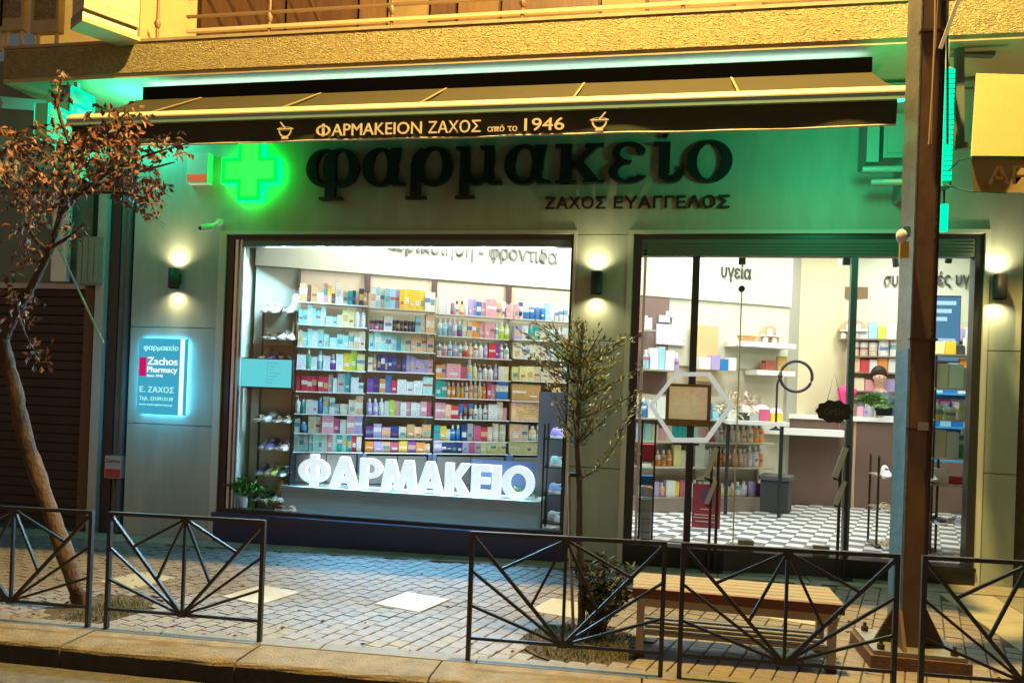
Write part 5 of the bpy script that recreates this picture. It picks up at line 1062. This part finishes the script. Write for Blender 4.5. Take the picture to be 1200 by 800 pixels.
lampt = thing('street_lamp', (4.9, -3.0, G(4.9)), 'street lamp on a tall post beyond the right picture edge', 'street lamp'); pl2 = pl; pl = lampt
MB().tube([(4.9, -3.0, G(4.9)), (4.9, -3.0, LAMP.z+.1)], .06, 10).build('post', GAL, pl); MB().bar((4.9, -3.0, LAMP.z+.1), (LAMP.x, LAMP.y+.3, LAMP.z+.25), .06).build('arm', RUSTD, pl)
MB().box(LAMP.x-.16, LAMP.x+.16, LAMP.y-.3, LAMP.y+.35, LAMP.z+.18, LAMP.z+.3).build('lantern', GAL, pl)
MB().ball(LAMP, .13, 12, 0, (1, 1, .8)).build('bulb', emat('sodium_bulb', (1, .55, .15), 30), pl).visible_shadow = True
bpy.data.objects['bulb'].location.z += .32; pl = pl2
q = at(1062, 285, -2.36)
tg = thing('tape_bundle', q, 'small yellow and white tape bundle tied to the pole at window top height', 'tape')
MB().box(q.x-.035, q.x+.015, -2.37, -2.34, q.z-.09, q.z+.01).build('yellow_tape', mat('yellow_tape', (.85, .55, .05), .5), tg); MB().ball((q.x-.03, -2.37, q.z+.04), .035, 8, 0, (1, .5, 1.3)).build('white_tape', CAPW, tg); MB().box(q.x-.02, q.x+.02, -2.37, -2.34, q.z+.04, q.z+.1).build('cord', mat('teal_cord', (.05, .3, .3), .6), tg)
# ================================================================== TREES
def leafmats(nm, cols): return [mat('%s_%d' % (nm, i), c, .55, 0, .3, 30) for i, c in enumerate(cols)]
AUT = leafmats('autumn_leaf', [(.30, .10, .06), (.18, .06, .04), (.42, .20, .10), (.10, .06, .035), (.24, .12, .06), (.09, .10, .05)])
def branch(b, pts, r0, r1, rnd, n=8, kn=0.0):
    P = [Vector(p) for p in pts]; out = []
    for i in range(len(P)-1):
        p0 = P[max(i-1, 0)]; p1 = P[i]; p2 = P[i+1]; p3 = P[min(i+2, len(P)-1)]
        for k in range(4):
            t = k/4; out.append(.5*((2*p1)+(-p0+p2)*t+(2*p0-5*p1+4*p2-p3)*t*t+(-p0+3*p1-3*p2+p3)*t**3))
    out.append(P[-1]); m = len(out); rs_ = [(r0+(r1-r0)*i/(m-1))*(1+rnd.uniform(-kn, kn)) for i in range(m)]; b.tube(out, rs_, n); return out
BARK = mat('tree_bark', (.13, .075, .042), .85, 0, .5, 14, .9, 45, stretch=(1, 1, .35))
r1 = random.Random(4); YT = -2.55
base = atz(97, 707, G(-3.9)); t1 = thing('street_tree', base, 'leaning street tree with reddish brown autumn leaves at the left', 'tree')
def tp(px, py, dy=0): return at(px, py, YT+dy)
b = MB(); branch(b, [base-Vector((0, 0, .05))]+[tp(*q) for q in ((84, 672), (70, 630), (56, 590), (43, 553), (32, 520), (23, 485), (18, 455), (9, 425), (3, 398))], .060, .044, r1, 10, .12); b.build('trunk', BARK, t1)
b = MB()
brs = [[(3, 400), (14, 378), (36, 338), (57, 297), (70, 255), (78, 212), (82, 170)], [(3, 400), (-22, 360), (-45, 300), (-50, 220)]]
for s in brs: branch(b, [tp(*q) for q in s], .036, .016, r1, 8, .1)
for s, dy in (([(72, 250), (100, 222), (140, 195), (185, 178), (222, 168)], -.2), ([(78, 215), (55, 182), (25, 165), (0, 150)], .2), ([(82, 170), (68, 125), (74, 84)], .0), ([(80, 190), (110, 160), (145, 135), (160, 118)], .25), ([(75, 230), (120, 225), (170, 232), (182, 250)], -.35), ([(36, 338), (20, 350), (28, 390), (48, 420)], -.15), ([(57, 297), (35, 270), (28, 235)], .3), ([(100, 222), (150, 205), (205, 190)], .1), ([(60, 290), (85, 275), (98, 262)], -.1)):
    ps_ = [tp(q[0], q[1], dy*i/(len(s)-1)) for i, q in enumerate(s)]; branch(b, ps_, .018, .005, r1, 6, .1)
b.build('branches', BARK, t1)
b = MB()
for (cx_, cy_, rx, ry, n) in ((130, 185, 62, 42, 560), (60, 190, 55, 55, 300), (15, 190, 35, 50, 220), (165, 222, 38, 22, 150), (70, 105, 14, 26, 36), (200, 170, 28, 18, 46), (28, 362, 26, 26, 60), (45, 412, 18, 22, 26), (32, 285, 22, 36, 70), (181, 250, 10, 8, 12), (140, 135, 45, 16, 60), (85, 270, 18, 14, 26), (12, 330, 12, 20, 14), (50, 240, 40, 25, 90), (-30, 240, 40, 90, 160)):
    for _ in range(int(n*1.2)):
        while True:
            u_, v_, w_ = r1.uniform(-1, 1), r1.uniform(-1, 1), r1.uniform(-1, 1)
            if u_*u_+v_*v_+w_*w_ < 1: break
        c = tp(cx_+u_*rx, cy_+v_*ry, w_*.42); L = r1.uniform(.038, .074); leafmesh(b, c, Vector((r1.uniform(-1, 1), r1.uniform(-1, 1), r1.uniform(-1.6, .4))), L, L*.52, r1, r1.choice([0, 0, 1, 1, 2, 3, 4, 5]))
        if _ % 5 == 0: b.tube([c, c+Vector((r1.uniform(-.08, .08), r1.uniform(-.08, .08), -.05))], .002, 3, m=3, cap=False)
b.build('crown', AUT, t1)
# slender staked tree in the middle
r2 = random.Random(8); YC = -2.40
OLV = leafmats('olive_leaf', [(.24, .32, .15), (.33, .38, .18), (.16, .24, .12), (.36, .38, .16), (.24, .22, .11)])
bs = atz(681, 742, G(-.4)); YC = bs.y; t2 = thing('slender_tree', bs, 'slender staked young tree with sparse olive leaves before the middle pillar', 'tree')
b = MB(); branch(b, [bs-Vector((0, 0, .03))]+[at(px, py, YC) for px, py in ((682, 690), (679, 630), (679, 570), (676, 520), (678, 470), (679, 430), (682, 395), (683, 378))], .030, .008, r2, 8, .12); b.build('trunk', mat('grey_brown_bark', (.17, .12, .07), .85, 0, .5, 18, .8, 60, stretch=(1, 1, .4)), t2)
b = MB(); tw = []
starts = [(676, 520), (678, 490), (678, 470), (679, 450), (679, 430), (681, 410), (682, 395)]
tips = [(610, 388, 1), (618, 420, 0), (628, 378, 2), (640, 400, 1), (648, 440, 1), (655, 392, 1), (663, 418, 0), (676, 376, 1), (690, 400, 1), (704, 388, 2), (712, 402, 1), (732, 396, 3), (722, 420, 2), (716, 455, 1), (706, 470, 0), (650, 470, 0), (640, 450, 0), (632, 412, 1), (700, 430, 0), (668, 385, 1), (686, 378, 2), (692, 452, 1), (750, 430, 3), (748, 460, 3), (660, 500, 0), (695, 492, 1), (622, 396, 0), (745, 395, 2), (710, 440, 1), (730, 470, 1), (634, 385, 0), (602, 402, 2), (645, 382, 2), (670, 470, 1), (656, 455, 2), (700, 412, 0), (690, 425, 2), (715, 430, 0)]
for i, (tx, ty, sh) in enumerate(tips):
    s = min(starts, key=lambda q: abs(q[1]-ty-38)); dy = r2.uniform(-.28, .28)
    P = [at(s[0], s[1], YC), at(s[0]*.55+tx*.45, s[1]*.5+ty*.5+4, YC+dy*.5), at(tx, ty, YC+dy)]; o = branch(b, P, .007, .0018, r2, 5); tw += [(o, sh)]
o = branch(b, [at(682, 560, YC), at(700, 548, YC-.05), at(722, 520, YC-.1), at(735, 488, YC-.12), at(745, 478, YC-.1)], .006, .002, r2, 5); tw.append((o, 9))
b.build('branches', BARK, t2); b = MB()
for o, sh in tw:
    for i in range(1, len(o)):
        for _ in range(6 if sh != 9 else 7):
            f = r2.random(); c = o[i-1].lerp(o[i], f); d = (o[i]-o[i-1]).normalized()+Vector((r2.uniform(-.9, .9), r2.uniform(-.9, .9), r2.uniform(-.5, .9))); L = r2.uniform(.03, .055)
            leafmesh(b, c+Vector((r2.uniform(-.03, .03), r2.uniform(-.03, .03), r2.uniform(-.03, .03))), d, L, L*.3, r2, 1 if sh == 9 else r2.choice([0, 0, 1, 2, 2, 3, 4]))
b.build('crown', OLV, t2)
sk = thing('tree_stake', bs+Vector((-.05, 0, 0)), 'thin pale wooden stake tied beside the slender tree', 'stake')
MB().tube([at(672, 738, YC+.02), at(668, 640, YC+.02), at(667, 556, YC+.01)], .011, 6).build('stake_rod', mat('pale_stake', (.50, .33, .16), .7, 0, .2, 8), sk)
for py in (632, 556): p = at(674, py, YC); MB().lathe([(.045, -.012), (.045, .012)], 10, p, sy=.8).build('tie', mat('dark_tie', (.05, .03, .02), .7), sk)
sh_ = thing('shrub', bs+Vector((.12, -.02, 0)), 'dark leafy shrub at the foot of the slender tree', 'shrub'); b = MB(); bb = MB()
for k in range(46):
    a = r2.uniform(0, 2*PI); L = r2.uniform(.25, .52); top_ = Vector((bs.x+.14+math.cos(a)*r2.uniform(.02, .22), bs.y+math.sin(a)*r2.uniform(.02, .2), G(-.4)+L)); ro = bs+Vector((r2.uniform(.0, .16), r2.uniform(-.06, .06), 0))
    o = branch(b, [ro, ro.lerp(top_, .5)+Vector((0, 0, .04)), top_], .005, .002, r2, 5)
    for i in range(3, len(o)):
        for _ in range(5): leafmesh(bb, o[i], Vector((r2.uniform(-1, 1), r2.uniform(-1, 1), r2.uniform(-.3, .9))), r2.uniform(.04, .07), .018, r2, r2.choice([0, 1, 2, 2]))
b.build('stems', BARK, sh_); bb.build('foliage', leafmats('shrub_leaf', [(.09, .10, .05), (.14, .11, .05), (.05, .06, .035)]), sh_)
# tree pits and grass
SOIL = mat('dry_soil', (.10, .07, .045), .95, 0, .5, 20, .6, 50)
gb = MB(); rg = random.Random(2)
for cx_, cy_, rr_ in ((-.42, -2.42, .40), (-3.9, -2.5, .36)):
    tp_ = tag(MB().lathe([(rr_, -.03), (rr_, -.006)], 32, (cx_, cy_, G(cx_))).build('tree_pit', SOIL), kind='structure')
    n = 2600 if cx_ > -1 else 1500
    for _ in range(n):
        a, r = rg.uniform(0, 2*PI), rr_*math.sqrt(rg.random())*.97; x, y = cx_+r*math.cos(a), cy_+r*math.sin(a)
        if cx_ < -1 and (x < cx_-.05 or y > cy_+.2): continue
        h = rg.uniform(.012, .045); d = Vector((rg.uniform(-.6, .6), rg.uniform(-.6, .6), 1)); z = G(x)-.006
        if cx_ < -1: h *= 1.8
        p = Vector((x, y, z)); s = Vector((rg.uniform(-1, 1), rg.uniform(-1, 1), 0)).normalized()*.003
        gb.add([p-s, p+s, p+d*h], [(0, 1, 2)], rg.randrange(3))
tag(gb.build('grass', leafmats('grass_blade', [(.10, .14, .04), (.20, .17, .07), (.14, .16, .05)])), 'thin dry grass in the two tree pits beside the kerb', 'grass', kind='stuff')
# fallen leaves and litter on the pavement
fb = MB()
for _ in range(260):
    cxx, cyy = rg.gauss(-4.1, .7), rg.uniform(-2.9, -.4) if rg.random() < .5 else rg.gauss(-2.55, .2)
    if rg.random() < .25: cxx = rg.uniform(-5, 3)
    if -2.95 < cyy < -.1: leafmesh(fb, Vector((cxx, cyy, G(cxx)+.008)), Vector((rg.uniform(-1, 1), rg.uniform(-1, 1), .08)), rg.uniform(.025, .05), .018, rg, rg.randrange(5))
tag(fb.build('fallen_leaves', AUT), 'small dry leaves scattered over the pavement', 'leaves', kind='stuff')
# ================================================================== LEFT NEIGHBOUR
nb = thing('neighbour_shop', (-7.5, .3, 0), 'dark neighbouring shop with closed roller shutter at the left edge', 'building')
SHM = mat('dark_shutter_steel', (.042, .038, .036), .5, .3, .3, 5)
sx1 = at(103, 450, .25).x; z1 = at(60, 336, .25).z; k = 0; z = G(-7)+.02; sm2 = MB().box(-9.6, sx1, .235, .26, 0, .088).add([(-9.6, .235, .088), (sx1, .235, .088), (sx1, .25, .104), (-9.6, .25, .104)], [(0, 1, 2, 3)]).mesh('shutter_slat', SHM)
while z < z1-.05: link('shutter_slat', sm2, nb, loc=Vector((0, 0, z))-nb.location); z += .104
GW = mat('grey_green_render', (.22, .25, .22), .8, 0, .2, 3)
MB().box(-9.7, sx1+.02, .2, .9, z1, 5.2).build('upper_wall', GW, nb); MB().box(-9.7, sx1+.06, .17, .2, z1-.03, z1+.03).build('lintel_trim', mat('pale_trim', (.5, .5, .46), .6), nb)
MB().box(sx1, sx1+.12, .15, .3, -.3, z1).build('shutter_guide', mat('brown_guide', (.12, .08, .06), .5, .2), nb)
MB().box(sx1-.2, -5.62, .45, .6, -.3, 5.2).build('recess_wall', mat('recess_render', (.055, .06, .06), .9, 0, .3, 3), nb)
pa, pb = at(111, 450, .1).x, at(121, 450, .1).x; MB().box(pa, pb, .05, .2, -.2, at(115, 200, .1).z).build('pale_pillar', mat('pale_trim', (1, 1, 1)), nb)
MB().box(pb+.02, pb+.14, .1, .3, -.2, 4.4).build('dark_pillar', mat('blue_black_paint', (.02, .025, .035), .4), nb)
MB().box(at(132, 450, .1).x, at(146, 450, .1).x, .12, .3, -.2, 4.4).build('grey_pillar', mat('grey_pillar_render', (.20, .22, .21), .8, 0, .3, 4), nb)
a, c = at(66, 235, .12), at(80, 330, .12); MB().box(a.x, c.x, .08, .14, c.z, a.z).build('white_panel', CAPW, nb)
a, c = at(94, 278, .05), at(119, 334, .05); lvb = MB().box(a.x, c.x, .02, .12, c.z, a.z).build('vent_box', mat('vent_grey', (.32, .34, .30), .6), nb)
for k in range(4): xx = a.x+(c.x-a.x)*(k+.5)/4; MB().box(xx-.028, xx+.020, .008, .019, c.z+.02, a.z-.02).build('louvre', mat('vent_grey', (1, 1, 1)), lvb)
a, c = at(127, 533, .05), at(145, 560, .05); nt_ = thing('notice_box', (a.x, .05, c.z), 'small white and red notice box on the pillar left of the pharmacy', 'box')
MB().box(a.x, c.x, .0, .1, c.z, a.z).build('case', mat('case_grey', (.45, .43, .42), .5), nt_); MB().box(a.x+.01, c.x-.01, -.004, -.001, c.z+.01, c.z+.10).build('red_label', mat('red_label', (.5, .05, .06), .5), nt_)
fit_text('Zachos', a.x+.015, c.x-.015, a.z-.07, .035, -.003, BLACK, nt_, .001)
MB().tube([(a.x+.09, .05, c.z), (a.x+.14, .03, c.z-.15), (a.x+.12, .03, -.1)], .008, 6).build('cable', BLACK, nt_)
cp = thing('crank_rod', at(70, 290, -.5), 'thin metal awning crank rod hanging diagonally at left', 'rod'); MB().tube([at(70, 292, -.5), at(121, 402, -.45)], .012, 8).build('rod', mat('rod_steel', (.45, .5, .55), .35, .6), cp); MB().tube([at(66, 278, -.5), at(71, 294, -.5)], .02, 8).build('hook', STEEL, cp)
# pipes on the left edge of the pharmacy front
MB().tube([(-5.74, .05, -.1), (-5.74, .05, 4.4)], .035, 10).build('drain_pipe', mat('pipe_grey', (.12, .13, .13), .5), nb)
# folded green lit awning at far left
a, c = at(-10, 172, -.9), at(58, 200, -.6)
fa = thing('folded_awning', a, 'pale folded awning arm and cloth of the neighbouring shop at far left', 'awning')
CLOTH = mat('pale_awning_cloth', (.40, .45, .40), .8, 0, .2, 4)
MB().add([at(-30, 150, -1.0), at(60, 178, -.6), at(62, 196, -.55), at(-30, 232, -1.0)], [(0, 1, 2, 3)]).add([at(-30, 150, -.98)+Vector((0, .1, 0)), at(60, 178, -.5), at(62, 196, -.45), at(-30, 232, -.9)], [(3, 2, 1, 0)]).build('cloth', CLOTH, fa)
MB().bar(at(26, 205, -.7), at(58, 268, -.3), .03).build('arm', mat('arm_paint', (1, 1, 1)), fa)
MB().bar(at(0, 120, -.8), at(54, 124, -.4), .08).build('arm', mat('arm_paint', (1, 1, 1)), fa)
# ------------------------------------------------------------------ projecting LED crosses
TEAL = emat('teal_led', (.0, .95, .42), 1.5); TEALD = mat('teal_housing', (.05, .30, .24), .45)
def procross(c, R, lab, brk):
    t = thing('led_cross_sign', c, lab, 'sign'); X = c.x
    cross(c.y, c.z, R, R*.36, X-.07, X+.07, 'housing', TEALD, t, 'x')
    for s in (-1, 1):
        for f, wn_ in ((.97, 'led_outline'), (.62, 'led_inner')):
            w_ = R*.36; pts = [(-w_, -R), (w_, -R), (w_, -w_), (R, -w_), (R, w_), (w_, w_), (w_, R), (-w_, R), (-w_, w_), (-R, w_), (-R, -w_), (-w_, -w_)]
            k = 1-(1-f)*1.0; b = MB()
            for i in range(12):
                p, q = pts[i], pts[(i+1) % 12]; b.bar((X+s*.074, c.y+p[0]*f, c.z+p[1]*f), (X+s*.074, c.y+q[0]*f, c.z+q[1]*f), .028, d2=.006, up=(1, 0, 0))
            b.build(wn_, TEAL, t)
    MB().bar((X, c.y, c.z+R), (X, c.y, 4.5), .04).bar((X, c.y+R, c.z), (X, .0, c.z), .04).build('bracket', mat('arm_paint', (1, 1, 1)), t); return t
LC = at(88, 158, -.75); procross(LC, .43, 'turquoise LED pharmacy cross projecting behind the leaves at left', 0)
RC = at(1106, 152, -.85); t = thing('led_bar_sign', RC, 'turquoise LED sign seen edge on right of the steel pole', 'sign')
MB().cbox(RC.x-.045, RC.x+.045, RC.y-.09, RC.y+.09, RC.z-.47, RC.z+.47, .02).build('housing', TEALD, t)
for k in range(22):
    z = RC.z-.43+k*.04; MB().box(RC.x-.035, RC.x+.035, RC.y-.10, RC.y-.091, z, z+.03).build('led_cell', TEAL, t)
MB().box(RC.x-.055, RC.x-.046, RC.y-.08, RC.y+.08, RC.z-.45, RC.z+.45).build('side_led', TEAL, t); MB().bar((RC.x, RC.y, RC.z+.47), (RC.x, RC.y, 4.5), .03).build('bracket', mat('arm_paint', (1, 1, 1)), t)
light('POINT', 'led_cross_light', LC+Vector((.35, .32, .27)), 26, (.02, 1, .62), shadow_soft_size=.2)
light('POINT', 'led_cross_light', RC+Vector((-.5, -.45, -.12)), 42, (.02, 1, .40), shadow_soft_size=.2)
a = at(1105, 255, -.8); t = thing('led_light_tube', a, 'small turquoise lit tube below the edge-on cross', 'light'); MB().tube([at(1106, 240, -.8), at(1105, 271, -.8)], .035, 10).build('tube', TEAL, t); MB().tube([at(1107, 205, -.8), at(1106, 241, -.8)], .008, 6).build('cord', BLACK, t)
# small wall sign near the cross
a, c = at(221, 180, -.1), at(244, 215, -.1); t = thing('small_wall_sign', ((a.x+c.x)/2, -.05, a.z), 'small white sign with red band between leaves and green cross', 'sign')
MB().box(a.x, c.x, -.12, -.031, c.z, a.z).build('case', mat('case_white', (.7, .75, .72), .4), t); MB().box(a.x+.01, c.x-.01, -.124, -.121, c.z+.02, c.z+.09).build('red_band', mat('red_band', (.70, .07, .04), .5, emit=(1, .1, .03), estr=.5), t)  # band given a glow so it stays red under the green light
# ================================================================== RIGHT NEIGHBOUR
nr = thing('right_building', (5, .1, 0), 'dark rough wall of the next building at the right edge', 'building')
MB().box(3.1, 9, .03, .6, -.1, 4.5).build('rough_wall', mat('dark_rough_render', (.10, .085, .05), .95, 0, .4, 8, .9, 30), nr)
ra = thing('yellow_awning', at(1170, 140, -1.2), 'yellow cloth awning of the next shop at the upper right corner', 'awning')
YC_ = mat('yellow_awning_cloth', (.42, .32, .12), .8, 0, .12, 3, .15, 80)
A_, B_, C_, D_ = at(1144, 86, -.95), at(1290, 90, -.95), at(1290, 184, -1.5), at(1138, 183, -1.5)
def sheet(p, name, m, par, th=.01, nx_=1):
    vs = [Vector(v) for v in p]; n = (vs[1]-vs[0]).cross(vs[3]-vs[0]).normalized()*th
    return MB().add(vs+[v+n for v in vs], [(0, 1, 2, 3), (7, 6, 5, 4), (0, 4, 5, 1), (1, 5, 6, 2), (2, 6, 7, 3), (3, 7, 4, 0)]).build(name, m, par)
sheet([A_, B_, C_, D_], 'cloth', YC_, ra)
E_, F_q = at(1141, 224, -1.5), at(1290, 232, -1.5)
b = MB(); n = 14
for i in range(n+1):
    f = i/n; p = Vector(D_).lerp(Vector(C_), f)+Vector((0, 0, -.022)); q = Vector(E_).lerp(F_q, f); wv = .03*math.sin(f*9)*(1); b.v += [tuple(p), tuple(p.lerp(q, .5)+Vector((0, wv, 0))), tuple(q+Vector((0, wv*1.3, .01*math.sin(f*7))))]
for i in range(n):
    for k in range(2): b.f.append((i*3+k, i*3+k+1, i*3+4+k, i*3+3+k)); b.m.append(0); b.sm.append(True)
b.build('valance', YC_, ra); MB().bar(Vector(D_)+Vector((0, -.01, -.012)), Vector(C_)+Vector((0, -.01, -.012)), .018).build('front_bar', BLACK, ra)
q = at(1158, 216, -1.56); fit_text('ΑΡΤΟΣ', q.x, q.x+.68, q.z, .13, q.y, mat('brown_awning_print', (.10, .05, .02), .7), ra, .001, .02)
fr = thing('awning_bracket', at(1124, 110, -.6), 'grey green steel bracket and cables between pole and yellow awning', 'bracket')
ABR = mat('bracket_paint', (.16, .20, .16), .6)
MB().bar(at(1124, 58, -.6), at(1124, 172, -.6), .06).bar(at(1120, 172, -.6), at(1140, 170, -.6), .05).bar(at(1115, 60, -.5), at(1165, 62, -.5), .07).build('channel', ABR, fr)
for k, py in enumerate((52, 95, 105)): MB().bar(at(1108, py, -.55), at(1180, py-3, -.55), .018).build('rail', mat('rail_grey', (.35, .34, .3), .5), fr)
MB().tube([at(1112, 200, -1.1), at(1124, 188, -1.25), at(1140, 184, -1.45)], .006, 6).build('cable', BLACK, fr)
MB().tube([at(1106, 216, -1.0), at(1135, 224, -1.2), at(1180, 226, -1.45)], .006, 6).build('cable', BLACK, fr)
MB().tube([at(1106, 50, -.6), at(1110, 80, -.7), at(1114, 95, -.8)], .02, 6).build('cable', BLACK, fr)
# wall cabinet with bars under the awning, right
a, c = at(1016, 148, -.3), at(1058, 190, -.3); ac = thing('wall_cabinet', ((a.x+c.x)/2, -.15, c.z), 'green lit wall cabinet with horizontal bars beside the steel pole', 'cabinet')
GB = mat('green_grey_metal', (.30, .38, .33), .45, .1)
MB().box(a.x, a.x+.10, -.32, -.032, c.z, a.z+.1).box(a.x+.14, c.x+.05, -.30, -.032, c.z+.04, a.z+.1).build('casing', GB, ac); MB().box(a.x+.17, c.x+.02, -.31, -.301, c.z+.08, a.z+.05).build('door', GB, ac)
for y0, x0 in ((199, 1010), (214, 1020)):
    p = at(x0, y0, -.33); MB().tube([(p.x, -.33, p.z), (c.x+.1, -.33, p.z)], .03, 8).build('bar', mat('bar_metal', (.42, .5, .45), .4, .2), ac)
MB().box(c.x, c.x+.03, -.4, -.032, c.z-.3, c.z+.1).build('bracket', GB, ac)
